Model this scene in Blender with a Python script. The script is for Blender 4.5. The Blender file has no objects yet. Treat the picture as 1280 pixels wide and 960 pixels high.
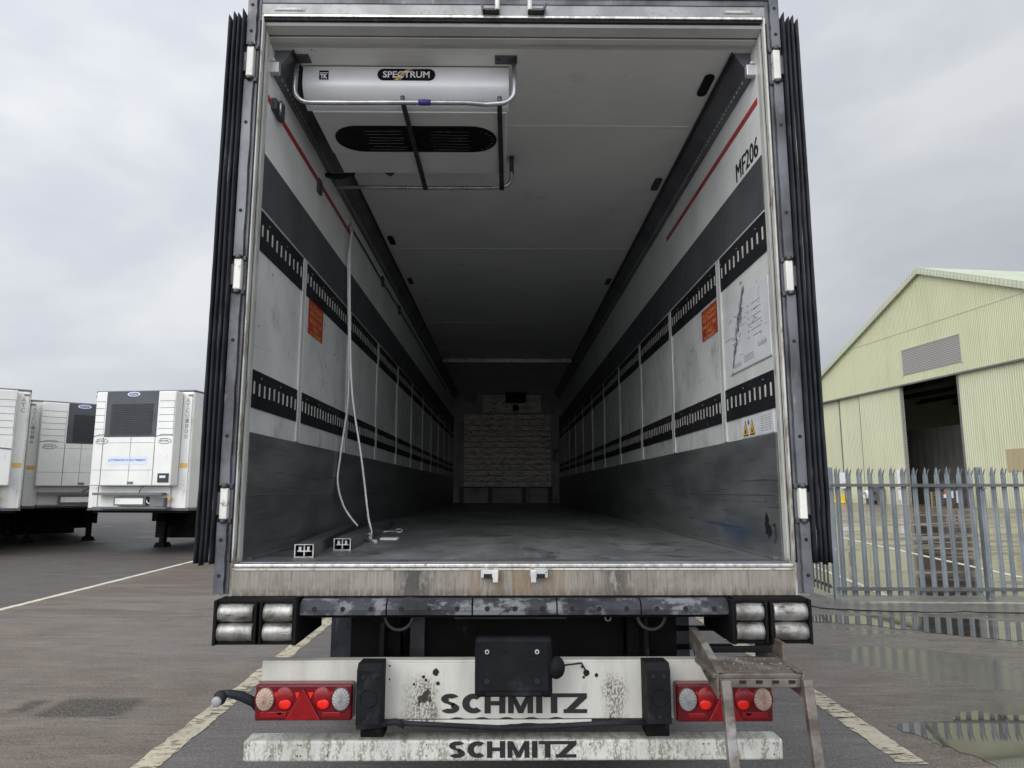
import bpy, math, random
from mathutils import Vector, Matrix, noise
random.seed(7)
R = math.radians
sc = bpy.context.scene
col = sc.collection

# ------------------------------------------------------------------ camera
cam_d = bpy.data.cameras.new('camera'); cam = bpy.data.objects.new('camera', cam_d); col.objects.link(cam)
cam_d.sensor_width = 36; cam_d.lens = 880 / 1280 * 36; cam_d.clip_end = 3000; cam_d.clip_start = 0.05
cam.location = (0, 0, 1.55); cam.rotation_euler = (R(90 + 8.47), 0, R(-0.6))
sc.camera = cam

# ------------------------------------------------------------------ world: overcast sky
SUN_EL, SUN_AZ = 36, 217        # azimuth of the sun, clockwise from +Y (behind the camera, slightly left)
W = bpy.data.worlds.new('World'); sc.world = W; W.use_nodes = True
nt = W.node_tree; N = nt.nodes; L = nt.links
for n in list(N): N.remove(n)
out = N.new('ShaderNodeOutputWorld'); bg = N.new('ShaderNodeBackground'); bg2 = N.new('ShaderNodeBackground')
sky = N.new('ShaderNodeTexSky'); sky.sky_type = 'NISHITA'; sky.sun_disc = False
sky.sun_elevation = R(SUN_EL); sky.sun_rotation = R(SUN_AZ)
L.new(sky.outputs[0], bg.inputs[0]); bg.inputs[1].default_value = 0.05
tc = N.new('ShaderNodeTexCoord')
sep = N.new('ShaderNodeSeparateXYZ'); L.new(tc.outputs['Generated'], sep.inputs[0])
def wmath(op, a, b=None, clamp=False):
    m = N.new('ShaderNodeMath'); m.operation = op; m.use_clamp = clamp
    for i, v in enumerate((a, b)):
        if v is None: continue
        if isinstance(v, (int, float)): m.inputs[i].default_value = v
        else: L.new(v, m.inputs[i])
    return m.outputs[0]
mp = N.new('ShaderNodeMapping'); mp.inputs['Scale'].default_value = (1, 1, 2.1); L.new(tc.outputs['Generated'], mp.inputs[0])
ns = N.new('ShaderNodeTexNoise'); ns.inputs['Scale'].default_value = 1.9; ns.inputs['Detail'].default_value = 6; ns.inputs['Roughness'].default_value = .5; ns.inputs['Distortion'].default_value = .35
L.new(mp.outputs[0], ns.inputs['Vector'])
ns2 = N.new('ShaderNodeTexNoise'); ns2.inputs['Scale'].default_value = 6; ns2.inputs['Detail'].default_value = 5; L.new(mp.outputs[0], ns2.inputs['Vector'])
cl = wmath('ADD', wmath('MULTIPLY', ns.outputs[0], .75), wmath('MULTIPLY', ns2.outputs[0], .25))
rp = N.new('ShaderNodeValToRGB'); L.new(cl, rp.inputs[0])
rp.color_ramp.elements[0].position = .36; rp.color_ramp.elements[0].color = (.475, .50, .55, 1)
rp.color_ramp.elements[1].position = .62; rp.color_ramp.elements[1].color = (.66, .68, .705, 1)
e = rp.color_ramp.elements.new(.50); e.color = (.55, .575, .62, 1)
# brighter towards the zenith, behind the camera and to the left; greyer low on the right
zen = wmath('POWER', wmath('MAXIMUM', sep.outputs[2], 0), 1.6)
back = wmath('MAXIMUM', wmath('MULTIPLY', sep.outputs[1], -1), 0)
left = wmath('MULTIPLY', sep.outputs[0], -.26)
lowr = wmath('MULTIPLY', wmath('MAXIMUM', wmath('SUBTRACT', .32, sep.outputs[2]), 0), wmath('MULTIPLY', wmath('MAXIMUM', sep.outputs[0], 0), -1.3))
amp = wmath('ADD', wmath('ADD', 1.0, wmath('MULTIPLY', zen, .62)), wmath('ADD', wmath('MULTIPLY', back, 2.1), wmath('ADD', left, lowr)))
vm = N.new('ShaderNodeVectorMath'); vm.operation = 'SCALE'; L.new(rp.outputs[0], vm.inputs[0]); L.new(amp, vm.inputs['Scale'])
L.new(vm.outputs[0], bg2.inputs[0]); bg2.inputs[1].default_value = 1.0
mx = N.new('ShaderNodeMixShader'); mx.inputs[0].default_value = .93
L.new(bg.outputs[0], mx.inputs[1]); L.new(bg2.outputs[0], mx.inputs[2]); L.new(mx.outputs[0], out.inputs[0])

sd = bpy.data.lights.new('sun', 'SUN'); sd.energy = 1.5; sd.angle = R(50); sd.color = (1, .97, .93)
so = bpy.data.objects.new('sun', sd); col.objects.link(so)
az = R(SUN_AZ); el = R(SUN_EL)
sv = Vector((math.sin(az) * math.cos(el), math.cos(az) * math.cos(el), math.sin(el)))
so.rotation_euler = (-sv).to_track_quat('-Z', 'Y').to_euler(); so.location = sv * 50

sc.view_settings.view_transform = 'Standard'; sc.view_settings.look = 'None'
sc.view_settings.exposure = 0.12; sc.view_settings.gamma = 1; sc.view_settings.use_curve_mapping = False
sc.render.engine = 'CYCLES'
sc.cycles.max_bounces = 14; sc.cycles.diffuse_bounces = 12; sc.cycles.glossy_bounces = 4
sc.cycles.use_denoising = True

# ------------------------------------------------------------------ materials
def newmat(name):
    m = bpy.data.materials.new(name); m.use_nodes = True
    return m, m.node_tree.nodes, m.node_tree.links, m.node_tree.nodes['Principled BSDF']
class G:
    """small node-graph helper"""
    def __init__(s, name, glob=False):
        s.m, s.N, s.L, s.b = newmat(name)
        if glob:
            g = s.N.new('ShaderNodeNewGeometry'); s.co = g.outputs['Position']
        else:
            t = s.N.new('ShaderNodeTexCoord'); s.co = t.outputs['Object']
        x = s.N.new('ShaderNodeSeparateXYZ'); s.L.new(s.co, x.inputs[0]); s.x, s.y, s.z = x.outputs
    def put(s, sock, v):
        if isinstance(v, (int, float)): sock.default_value = v
        elif isinstance(v, tuple): sock.default_value = v if len(v) == 4 or len(sock.default_value) == 3 else (*v, 1)
        else: s.L.new(v, sock)
    def math(s, op, a, b=0.0, c=None, clamp=False):
        n = s.N.new('ShaderNodeMath'); n.operation = op; n.use_clamp = clamp
        s.put(n.inputs[0], a); s.put(n.inputs[1], b)
        if c is not None: s.put(n.inputs[2], c)
        return n.outputs[0]
    def map(s, scale=(1, 1, 1), loc=(0, 0, 0), rot=(0, 0, 0)):
        n = s.N.new('ShaderNodeMapping'); n.inputs['Scale'].default_value = scale; n.inputs['Location'].default_value = loc; n.inputs['Rotation'].default_value = rot
        s.L.new(s.co, n.inputs[0]); return n.outputs[0]
    def noise(s, scale, stretch=(1, 1, 1), detail=5, rough=.55, dist=0, loc=(0, 0, 0)):
        n = s.N.new('ShaderNodeTexNoise'); n.inputs['Scale'].default_value = scale; n.inputs['Detail'].default_value = detail
        n.inputs['Roughness'].default_value = rough; n.inputs['Distortion'].default_value = dist
        s.L.new(s.map(stretch, loc), n.inputs['Vector']); return n.outputs[0]
    def voro(s, scale, stretch=(1, 1, 1), feature='DISTANCE_TO_EDGE', rnd=1):
        n = s.N.new('ShaderNodeTexVoronoi'); n.feature = feature; n.inputs['Scale'].default_value = scale; n.inputs['Randomness'].default_value = rnd
        s.L.new(s.map(stretch), n.inputs['Vector']); return n.outputs['Distance']
    def step(s, v, lo, hi):
        n = s.N.new('ShaderNodeMapRange'); n.interpolation_type = 'SMOOTHSTEP'; n.inputs[1].default_value = lo; n.inputs[2].default_value = hi
        s.put(n.inputs[0], v); return n.outputs[0]
    def lerp(s, v, a, b):
        n = s.N.new('ShaderNodeMapRange'); n.inputs[3].default_value = a; n.inputs[4].default_value = b
        s.put(n.inputs[0], v); return n.outputs[0]
    def mix(s, f, a, b):
        n = s.N.new('ShaderNodeMix'); n.data_type = 'RGBA'
        s.put(n.inputs[0], f); s.put(n.inputs[6], a); s.put(n.inputs[7], b); return n.outputs[2]
    def band(s, v, lo, hi, soft):
        return s.math('MULTIPLY', s.step(v, lo - soft, lo + soft), s.math('SUBTRACT', 1, s.step(v, hi - soft, hi + soft)))
    def bump(s, h, strength=.3, dist=.01):
        n = s.N.new('ShaderNodeBump'); n.inputs['Strength'].default_value = strength; n.inputs['Distance'].default_value = dist
        s.put(n.inputs['Height'], h); s.L.new(n.outputs[0], s.b.inputs['Normal'])
    def fin(s, c, rough=.5, metal=0.0, spec=None):
        s.put(s.b.inputs['Base Color'], c); s.put(s.b.inputs['Roughness'], rough); s.put(s.b.inputs['Metallic'], metal)
        if spec is not None: s.put(s.b.inputs['Specular IOR Level'], spec)
        return s.m

def worn(name, base, dark, rough=.5, metal=0.0, sc1=3, stretch=(1, 1, 1), dirt=None, damt=(.55, .75), dsc=6, dstr=(6, 6, 1), speck=None, samt=.68, ssc=60, bump=.15, bsc=40, rvar=.15, scratch=None, spec=None):
    g = G(name)
    n1 = g.noise(sc1, stretch)
    c = g.mix(g.step(n1, .35, .68), base, dark)
    if dirt:
        c = g.mix(g.step(g.noise(dsc, dstr, 7, .65, loc=(3, 1, 2)), *damt), c, dirt)
    if scratch:
        sn = g.noise(14, (1, .12, 9), 3, .7, loc=(5, 5, 1)); c = g.mix(g.math('MULTIPLY', g.step(sn, .66, .72), .6), c, scratch)
    if speck:
        c = g.mix(g.step(g.noise(ssc, (1, 1, 1), 3, .5), samt, samt + .05), c, speck)
    g.bump(g.noise(bsc, (1, 1, 1), 4), bump, .004)
    r = g.lerp(g.noise(sc1 * 2.3, stretch, loc=(9, 9, 9)), max(.02, rough - rvar), min(1, rough + rvar))
    return g.fin(c, r, metal, spec)

M = {}
M['panel'] = worn('grp_panel', (.70, .715, .70), (.56, .575, .565), .42, dirt=(.30, .31, .30), damt=(.53, .78), dsc=3.2, dstr=(1, 1.6, 1.1), speck=(.10, .10, .10), samt=.70, ssc=22, scratch=(.24, .25, .25), bump=.06)
M['bulk'] = worn('bulkhead_lining', (.34, .34, .33), (.24, .235, .23), .5, sc1=2, dirt=(.1, .09, .08), damt=(.5, .7), dsc=2.5, dstr=(1, 1, 1))
M['panel_clean'] = worn('grp_panel_upper', (.78, .795, .78), (.68, .695, .685), .45, speck=(.2, .2, .2), samt=.76, ssc=16, bump=.05)
M['strip'] = worn('cover_strip', (.56, .58, .57), (.46, .48, .47), .4, dirt=(.3, .3, .3), damt=(.6, .8), dsc=8, dstr=(2, 2, 1), bump=.05)
M['ceiling'] = worn('ceiling_panel', (.82, .825, .80), (.74, .745, .73), .5, sc1=1.4, dirt=(.33, .335, .33), damt=(.6, .82), dsc=2.2, dstr=(1, 1, 1), speck=(.15, .15, .15), samt=.74, ssc=14, bump=.08, bsc=120)
M['band'] = worn('grey_ply_band', (.080, .083, .093), (.058, .061, .068), .55, speck=(.2, .2, .2), samt=.76, ssc=20, bump=.1)
M['rail'] = worn('black_rail', (.022, .023, .027), (.013, .014, .016), .5, speck=(.12, .12, .12), samt=.70, ssc=40, bump=.15, spec=.10)
M['slot'] = worn('slot_alu', (.62, .62, .58), (.42, .42, .4), .45, sc1=14, bump=.05)
M['slotdark'] = worn('slot_dark', (.008, .008, .009), (.005, .005, .005), .8)
M['track'] = worn('cargo_track', (.16, .165, .18), (.10, .105, .115), .42, .3, dirt=(.16, .165, .17), damt=(.62, .8), dsc=4, dstr=(1, 2, 3), bump=.1)
def scuffmat():
    g = G('scuff_plate')
    n = g.noise(2.2, (1, .6, 2)); c = g.mix(g.step(n, .32, .7), (.105, .110, .114), (.195, .205, .204))
    s1 = g.noise(9, (1, .16, 9), 5, .7); c = g.mix(g.math('MULTIPLY', g.step(s1, .55, .75), .55), c, (.26, .275, .27))
    s2 = g.noise(7, (1, .2, 8), 5, .7, loc=(4, 7, 2)); c = g.mix(g.math('MULTIPLY', g.step(s2, .56, .7), .7), c, (.03, .032, .035))
    blue = g.math('MULTIPLY', g.math('MULTIPLY', g.band(g.z, 1.27, 1.40, .05), g.step(g.x, .5, .8)), g.math('MULTIPLY', g.band(g.y, .45, 1.3, .25), g.step(g.noise(6, (1, .4, 3)), .35, .65)))
    c = g.mix(g.math('MULTIPLY', blue, .6), c, (.03, .09, .2))
    # black torn glue marks near the rear edge, right side
    mk = g.math('MULTIPLY', g.math('MULTIPLY', g.band(g.z, 1.30, 1.49, .03), g.step(g.x, .5, .8)), g.math('MULTIPLY', g.band(g.y, .17, .36, .03), g.step(g.noise(10, (1, 1, 1), 3), .53, .55)))
    c = g.mix(mk, c, (.02, .02, .022))
    g.bump(g.math('ADD', s1, g.noise(60)), .2, .003)
    return g.fin(c, g.lerp(n, .3, .55), .35)
M['scuff'] = scuffmat(); M['hole'] = worn('hole_edge', (.62, .63, .64), (.34, .34, .35), .5, sc1=30)
def floormat():
    g = G('trailer_floor')
    n = g.noise(1.6, (1.6, .5, 1), 6, .6); c = g.mix(g.step(n, .35, .68), (.145, .152, .152), (.265, .278, .27))
    n2 = g.noise(3, (1.3, .8, 1), 6, .65, 1.2, (3, 4, 0)); c = g.mix(g.math('MULTIPLY', g.step(n2, .52, .66), .8), c, (.055, .06, .062))
    n3 = g.noise(5, (5, .35, 1), 6, .7, 0, (7, 1, 0)); c = g.mix(g.math('MULTIPLY', g.step(n3, .56, .72), .5), c, (.36, .37, .355))
    v = g.N.new('ShaderNodeTexChecker'); v.inputs['Scale'].default_value = 90; g.L.new(g.map((1, 1, 1), rot=(0, 0, R(45))), v.inputs[0])
    c = g.mix(g.math('MULTIPLY', v.outputs['Fac'], .22), c, (.04, .04, .04))
    g.bump(g.math('ADD', v.outputs['Fac'], g.noise(30)), .35, .003)
    return g.fin(c, g.lerp(g.noise(4, (1, .6, 1), 5), .24, .6), .15)
M['floor'] = floormat()
def sillmat():
    g = G('sill_paint')
    st = g.noise(13, (8, 1, .35), 8, .75); c = g.mix(g.step(st, .22, .74), (.34, .31, .275), (.19, .165, .138)); lo = g.noise(2.6, (1.6, 1, 2), 6, .7, loc=(9, 4, 1)); c = g.mix(g.math('MULTIPLY', g.step(lo, .46, .62), .6), c, (.17, .145, .12))
    st2 = g.noise(7, (8, 1, .5), 7, .72, loc=(4, 2, 1)); c = g.mix(g.math('MULTIPLY', g.step(st2, .54, .64), .7), c, (.085, .068, .052))
    rust = g.math('MULTIPLY', g.band(g.x, -.2, .22, .1), g.step(g.noise(6, (5, 1, .5), 6, .65, loc=(1, 8, 1)), .40, .62)); c = g.mix(g.math('MULTIPLY', rust, .75), c, (.20, .125, .065))
    blot = g.math('ADD', g.band(g.x, -.51, -.37, .04), g.band(g.x, .40, .50, .05))
    dk = g.math('MULTIPLY', blot, g.step(g.noise(9, (2.4, 1, .8), 7, .7, loc=(2, 2, 7)), .36, .52)); c = g.mix(g.math('MULTIPLY', dk, .9), c, (.045, .045, .04))
    edge = g.math('MULTIPLY', g.math('SUBTRACT', 1, g.step(g.z, 1.09, 1.135)), g.step(g.noise(12, (4, 1, 1), 5), .36, .6)); c = g.mix(g.math('MULTIPLY', edge, .75), c, (.10, .085, .07))
    g.bump(g.noise(70), .2, .003)
    return g.fin(c, g.lerp(st, .35, .65), .1)
M['sill'] = sillmat()
M['alu_edge'] = worn('alu_edge', (.72, .70, .66), (.45, .42, .38), .3, .7, sc1=9, stretch=(3, 1, 1), dirt=(.2, .12, .07), damt=(.62, .72), dsc=12, dstr=(2, 1, 1))
M['frame'] = worn('portal_frame', (.56, .56, .51), (.42, .42, .38), .38, dirt=(.20, .17, .13), damt=(.50, .66), dsc=5, dstr=(3, 3, .8), speck=(.10, .08, .06), samt=.7, ssc=35, bump=.1)
M['lining'] = worn('header_lining', (.56, .56, .54), (.47, .47, .455), .4, dirt=(.36, .35, .33), damt=(.56, .75), dsc=5, dstr=(1, 3, 3), speck=(.12, .11, .1), samt=.72, ssc=40, bump=.05)
M['frame_alu'] = worn('portal_header', (.30, .305, .31), (.20, .205, .205), .38, .35, sc1=4, stretch=(1.5, 1, 1), dirt=(.22, .21, .19), damt=(.5, .7), dsc=7, dstr=(3, 1, 3), speck=(.1, .1, .1), samt=.66, ssc=60, bump=.12)
M['post'] = worn('post_steel', (.14, .145, .16), (.05, .05, .055), .42, .3, sc1=5, stretch=(1, 1, .8), dirt=(.30, .26, .21), damt=(.6, .78), dsc=6, dstr=(4, 4, 1), bump=.15)
M['rubber'] = worn('black_rubber', (.030, .032, .039), (.016, .017, .021), .42, sc1=6, dirt=(.10, .10, .105), damt=(.58, .8), dsc=6, dstr=(3, 3, .6), bump=.2, bsc=30, spec=.10)
M['rubber_grey'] = worn('buffer_rubber', (.055, .058, .066), (.022, .023, .026), .6, sc1=5, dirt=(.17, .175, .18), damt=(.50, .62), dsc=7, dstr=(1.3, 1, 2.2), bump=.25, bsc=50, spec=.10)
M['buffer'] = worn('buffer_black', (.013, .014, .016), (.008, .009, .010), .7, sc1=8, dirt=(.035, .035, .037), damt=(.55, .75), dsc=9, dstr=(1, 1, 1), bump=.2, bsc=80, spec=.10)
M['hinge'] = worn('hinge_white', (.72, .71, .66), (.55, .54, .50), .35, dirt=(.1, .09, .07), damt=(.58, .7), dsc=22, dstr=(1, 1, 1), bump=.1)
M['chassis'] = worn('chassis_black', (.010, .010, .011), (.006, .006, .006), .7, dirt=(.06, .055, .05), damt=(.58, .75), dsc=6, dstr=(1, 1, 1), bump=.2, spec=.10)
M['tyre'] = worn('tyre', (.03, .03, .03), (.02, .02, .02), .8, dirt=(.08, .07, .06), damt=(.5, .8), bump=.3, spec=.10)
M['rim'] = worn('rim_steel', (.35, .35, .36), (.2, .2, .2), .45, .6, dirt=(.1, .07, .05), damt=(.5, .7))
M['steel'] = worn('bare_steel', (.66, .66, .65), (.45, .45, .45), .4, .5, sc1=12, speck=(.1, .08, .06), samt=.68, ssc=70)
M['tubealu'] = worn('alu_tube', (.5, .51, .52), (.33, .34, .35), .3, .75, sc1=10, bump=.03)
M['darksteel'] = worn('dark_steel', (.08, .082, .09), (.05, .05, .055), .45, .4, sc1=10)
M['alucover'] = worn('evaporator_cover', (.88, .885, .89), (.80, .81, .82), .38, .15, sc1=2.5, speck=(.3, .3, .3), samt=.76, ssc=30, bump=.02)
M['evapunder'] = worn('evaporator_underside', (.78, .785, .77), (.70, .705, .69), .5, sc1=3, speck=(.15, .15, .15), samt=.73, ssc=30, bump=.05)
M['black'] = worn('black_plastic', (.010, .011, .013), (.007, .007, .009), .5, sc1=7, bump=.05, spec=.10)
M['blackpaint'] = worn('black_letter', (.007, .0075, .009), (.012, .012, .013), .6, sc1=20, speck=(.4, .39, .35), samt=.72, ssc=60, bump=.02)
M['white'] = worn('white_print', (.8, .8, .8), (.7, .7, .7), .4, sc1=20, bump=.02)
M['greyprint'] = worn('grey_print', (.22, .22, .26), (.3, .3, .33), .6, sc1=20, bump=.02)
M['violet'] = worn('violet_print', (.30, .29, .38), (.40, .39, .46), .6, sc1=20, bump=.02)
M['label'] = worn('paper_label', (.68, .69, .72), (.6, .61, .64), .5, sc1=5, dirt=(.4, .4, .41), damt=(.62, .78), dsc=6, dstr=(1, 1, 1), bump=.05)
M['red'] = worn('red_sticker', (.42, .05, .03), (.34, .04, .03), .5, sc1=6, bump=.03)
M['redline'] = worn('red_stripe', (.42, .045, .05), (.32, .03, .04), .5, sc1=4, bump=.03)
M['orange'] = worn('orange_print', (.75, .35, .09), (.6, .26, .07), .5, sc1=20, bump=.02)
M['yellow'] = worn('yellow_warning', (.8, .45, .04), (.7, .33, .03), .5, sc1=12, bump=.02)
M['blue'] = worn('blue_print', (.05, .12, .35), (.06, .14, .3), .5, sc1=12, bump=.02)
M['bluetape'] = worn('blue_tape', (.03, .03, .22), (.02, .02, .15), .5, sc1=20)
for nm, c in (('rb_red', (.6, .05, .04)), ('rb_yellow', (.8, .6, .05)), ('rb_green', (.05, .4, .12)), ('rb_pink', (.5, .12, .25))):
    M[nm] = worn(nm, c, tuple(v * .9 for v in c), .5, sc1=20, bump=.02)
def rollermat():
    g = G('roller_steel')
    n = g.noise(10, (1, 1, 1), 6, .65); c = g.mix(g.step(n, .35, .7), (.42, .41, .39), (.13, .12, .11))
    st = g.noise(22, (.25, 1, 1), 5, .7, loc=(2, 0, 0)); c = g.mix(g.step(st, .54, .66), c, (.09, .07, .055))
    g.bump(n, .5, .006); return g.fin(c, g.lerp(st, .30, .6), .65)
M['roller'] = rollermat()
def lampmat():
    g = G('light_panel_paint')
    n = g.noise(4, (2, 1, .5), 6, .6); c = g.mix(g.step(n, .35, .7), (.56, .55, .50), (.44, .43, .385))
    st = g.noise(9, (5, 1, .6), 6, .7); c = g.mix(g.math('MULTIPLY', g.step(st, .56, .74), .55), c, (.36, .33, .27))
    # spray of rusty dirt below the two cable holes
    for cx, cw in ((-.39, .075), (.43, .055)):
        dx = g.math('ABSOLUTE', g.math('SUBTRACT', g.x, cx)); dx = g.math('ADD', dx, g.math('MULTIPLY', g.math('SUBTRACT', g.noise(11, (1, 1, .6), 5, .7, loc=(cx, 3, 1)), .5), .16)); m = g.math('SUBTRACT', 1, g.step(dx, cw * .1, cw * 1.3))
        m = g.math('MULTIPLY', m, g.math('SUBTRACT', 1, g.step(g.math('ADD', g.z, g.math('MULTIPLY', g.noise(14, (1, 1, .3), 4, .6, loc=(2, cx, 1)), .10)), .76, .84)))
        sp = g.step(g.noise(130, (1, 1, .6), 4, .6, loc=(cx, 0, 0)), .42, .58)
        c = g.mix(g.math('MULTIPLY', g.math('MULTIPLY', m, sp), .85), c, (.075, .045, .03))
        sp2 = g.step(g.noise(18, (1, 1, .6), 5, .6, loc=(0, cx, 3)), .58, .64)
        c = g.mix(g.math('MULTIPLY', m, sp2), c, (.03, .025, .02))
    g.bump(g.noise(60), .15, .003); return g.fin(c, .45, 0.0)
M['lightpanel'] = lampmat()
def barmat():
    g = G('underrun_bar_paint')
    n = g.noise(4, (1.5, 1, .8), 6, .6); c = g.mix(g.step(n, .38, .7), (.60, .60, .555), (.47, .465, .42))
    gr = g.noise(9, (3, 1, .7), 7, .72, loc=(1, 0, 0)); sp = g.noise(120, (1, 1, .6), 3)
    c = g.mix(g.math('MULTIPLY', g.math('MULTIPLY', g.step(gr, .42, .60), g.step(sp, .40, .54)), .85), c, (.16, .15, .10))
    c = g.mix(g.math('MULTIPLY', g.step(gr, .52, .75), .45), c, (.3, .285, .2))
    g.bump(g.noise(60), .15, .003); return g.fin(c, .42, 0.0)
M['bar'] = barmat()
def laddermat():
    g = G('ladder_metal')
    n = g.noise(7, (1, 1, 2), 6, .65); c = g.mix(g.step(n, .35, .68), (.19, .165, .145), (.085, .068, .055))
    n2 = g.noise(5, (1, 1, 1), 5, .6, loc=(2, 3, 3)); c = g.mix(g.math('MULTIPLY', g.step(n2, .54, .68), .7), c, (.34, .34, .34))
    g.bump(g.noise(60), .3, .004); return g.fin(c, g.lerp(n, .3, .6), .35)
M['ladder'] = laddermat()
def lensmat(name, colr, emis=0, rough=.15):
    g = G(name); w = g.N.new('ShaderNodeTexWave'); w.inputs['Scale'].default_value = 60; g.L.new(g.co, w.inputs[0])
    g.bump(w.outputs['Fac'], .35, .002)
    return g.fin(g.mix(g.step(g.noise(20), .4, .7), colr, tuple(v * .75 for v in colr)), rough, 0.0, .45)
M['lens_red'] = lensmat('lens_red', (.24, .003, .006), rough=.22)
M['lens_red_deep'] = lensmat('lens_red_deep', (.12, .004, .008))
M['lens_red_lit'] = lensmat('lens_red_lit', (.80, .012, .006), rough=.3)  # lit red tone for the painted bulb glow and glints
M['lens_clear'] = lensmat('lens_clear', (.42, .30, .24), rough=.35)
M['lens_grey'] = lensmat('lens_grey', (.30, .30, .31), rough=.35)
M['galv'] = worn('galvanised_steel', (.245, .275, .29), (.165, .19, .205), .5, .45, sc1=5, stretch=(1, 1, .4), dirt=(.42, .45, .46), damt=(.62, .75), dsc=7, dstr=(2, 2, .5), bump=.08)
M['galv_dark'] = worn('galvanised_rail', (.13, .135, .135), (.09, .09, .09), .6, .3, sc1=5)
M['rope'] = worn('rope_fibre', (.85, .86, .85), (.72, .73, .72), .8, sc1=60, bump=.4, bsc=200)
M['bodywhite'] = worn('reefer_body', (.73, .73, .69), (.66, .66, .62), .35, sc1=1.2, dirt=(.36, .34, .28), damt=(.54, .80), dsc=2, dstr=(3, 3, .5), bump=.02)
M['unitwhite'] = worn('cooler_shell', (.74, .74, .71), (.67, .67, .64), .3, sc1=1.5, dirt=(.42, .40, .34), damt=(.58, .82), dsc=2.4, dstr=(4, 4, .5), bump=.02)
M['seam'] = worn('dark_seam', (.16, .16, .16), (.12, .12, .12), .6)
M['roofedge'] = worn('roof_edge', (.13, .14, .15), (.10, .10, .11), .5)
M['unitgrey'] = worn('cooler_grille', (.055, .062, .075), (.045, .05, .06), .5, bump=.05)
M['unitgrey2'] = worn('cooler_grille_dark', (.018, .02, .026), (.014, .015, .02), .5, bump=.05)
M['amber'] = worn('amber_reflector', (.7, .42, .12), (.6, .35, .1), .35)
M['lightblue'] = worn('pale_blue_label', (.58, .65, .74), (.62, .68, .76), .5)
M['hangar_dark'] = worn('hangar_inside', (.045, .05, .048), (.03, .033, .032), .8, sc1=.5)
M['concrete'] = worn('hangar_slab', (.2, .18, .15), (.15, .135, .12), .8, sc1=.3)
def hangarmat(name, base, dark, pitch):
    g = G(name)
    w = g.N.new('ShaderNodeTexWave'); w.wave_type = 'BANDS'; w.bands_direction = 'X'; w.inputs['Scale'].default_value = 1 / pitch / 3.1831 * 1.0
    g.L.new(g.co, w.inputs[0])
    n = g.noise(.22, (1, 1, .5), 5, .6); c = g.mix(g.step(n, .35, .7), base, dark)
    st = g.noise(.9, (3, 1, .14), 6, .65); c = g.mix(g.math('MULTIPLY', g.step(st, .5, .75), .35), c, tuple(v * .6 for v in dark))
    low = g.math('MULTIPLY', g.math('SUBTRACT', 1, g.step(g.z, 0, 1.2)), g.noise(.8)); c = g.mix(g.math('MULTIPLY', low, .35), c, (.2, .19, .11))
    c = g.mix(g.math('MULTIPLY', g.step(w.outputs['Fac'], .0, .25), .0), c, dark)
    g.bump(w.outputs['Fac'], .75, .04)
    return g.fin(c, .6)
M['hangar'] = hangarmat('hangar_cladding', (.60, .61, .395), (.54, .55, .35), .19)
M['hangar_door'] = hangarmat('hangar_door_cladding', (.61, .62, .43), (.56, .57, .385), .24)
M['hangar_roof'] = hangarmat('hangar_roofing', (.50, .53, .40), (.44, .47, .36), .4)
def louvremat():
    g = G('louvre_mesh'); w = g.N.new('ShaderNodeTexWave'); w.wave_type = 'BANDS'; w.bands_direction = 'Z'; w.inputs['Scale'].default_value = 2.0; g.L.new(g.co, w.inputs[0])
    c = g.mix(w.outputs['Fac'], (.22, .21, .20), (.40, .39, .37)); g.bump(w.outputs['Fac'], .8, .05); return g.fin(c, .6)
M['louvre'] = louvremat()
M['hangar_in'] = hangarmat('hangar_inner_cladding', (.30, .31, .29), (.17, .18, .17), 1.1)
M['barrier_yellow'] = worn('yellow_plastic', (.80, .55, .03), (.7, .45, .03), .5)
M['barrel'] = worn('orange_red_plastic', (.6, .1, .03), (.5, .08, .03), .5)
M['signwhite'] = worn('white_board', (.75, .76, .78), (.7, .7, .72), .5)
M['brownpanel'] = worn('brown_board', (.42, .34, .20), (.36, .3, .18), .6, sc1=1, stretch=(4, 4, .3))
M['crate'] = worn('crate_steel', (.05, .055, .065), (.03, .03, .035), .6, dirt=(.3, .3, .3), damt=(.6, .7))

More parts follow.
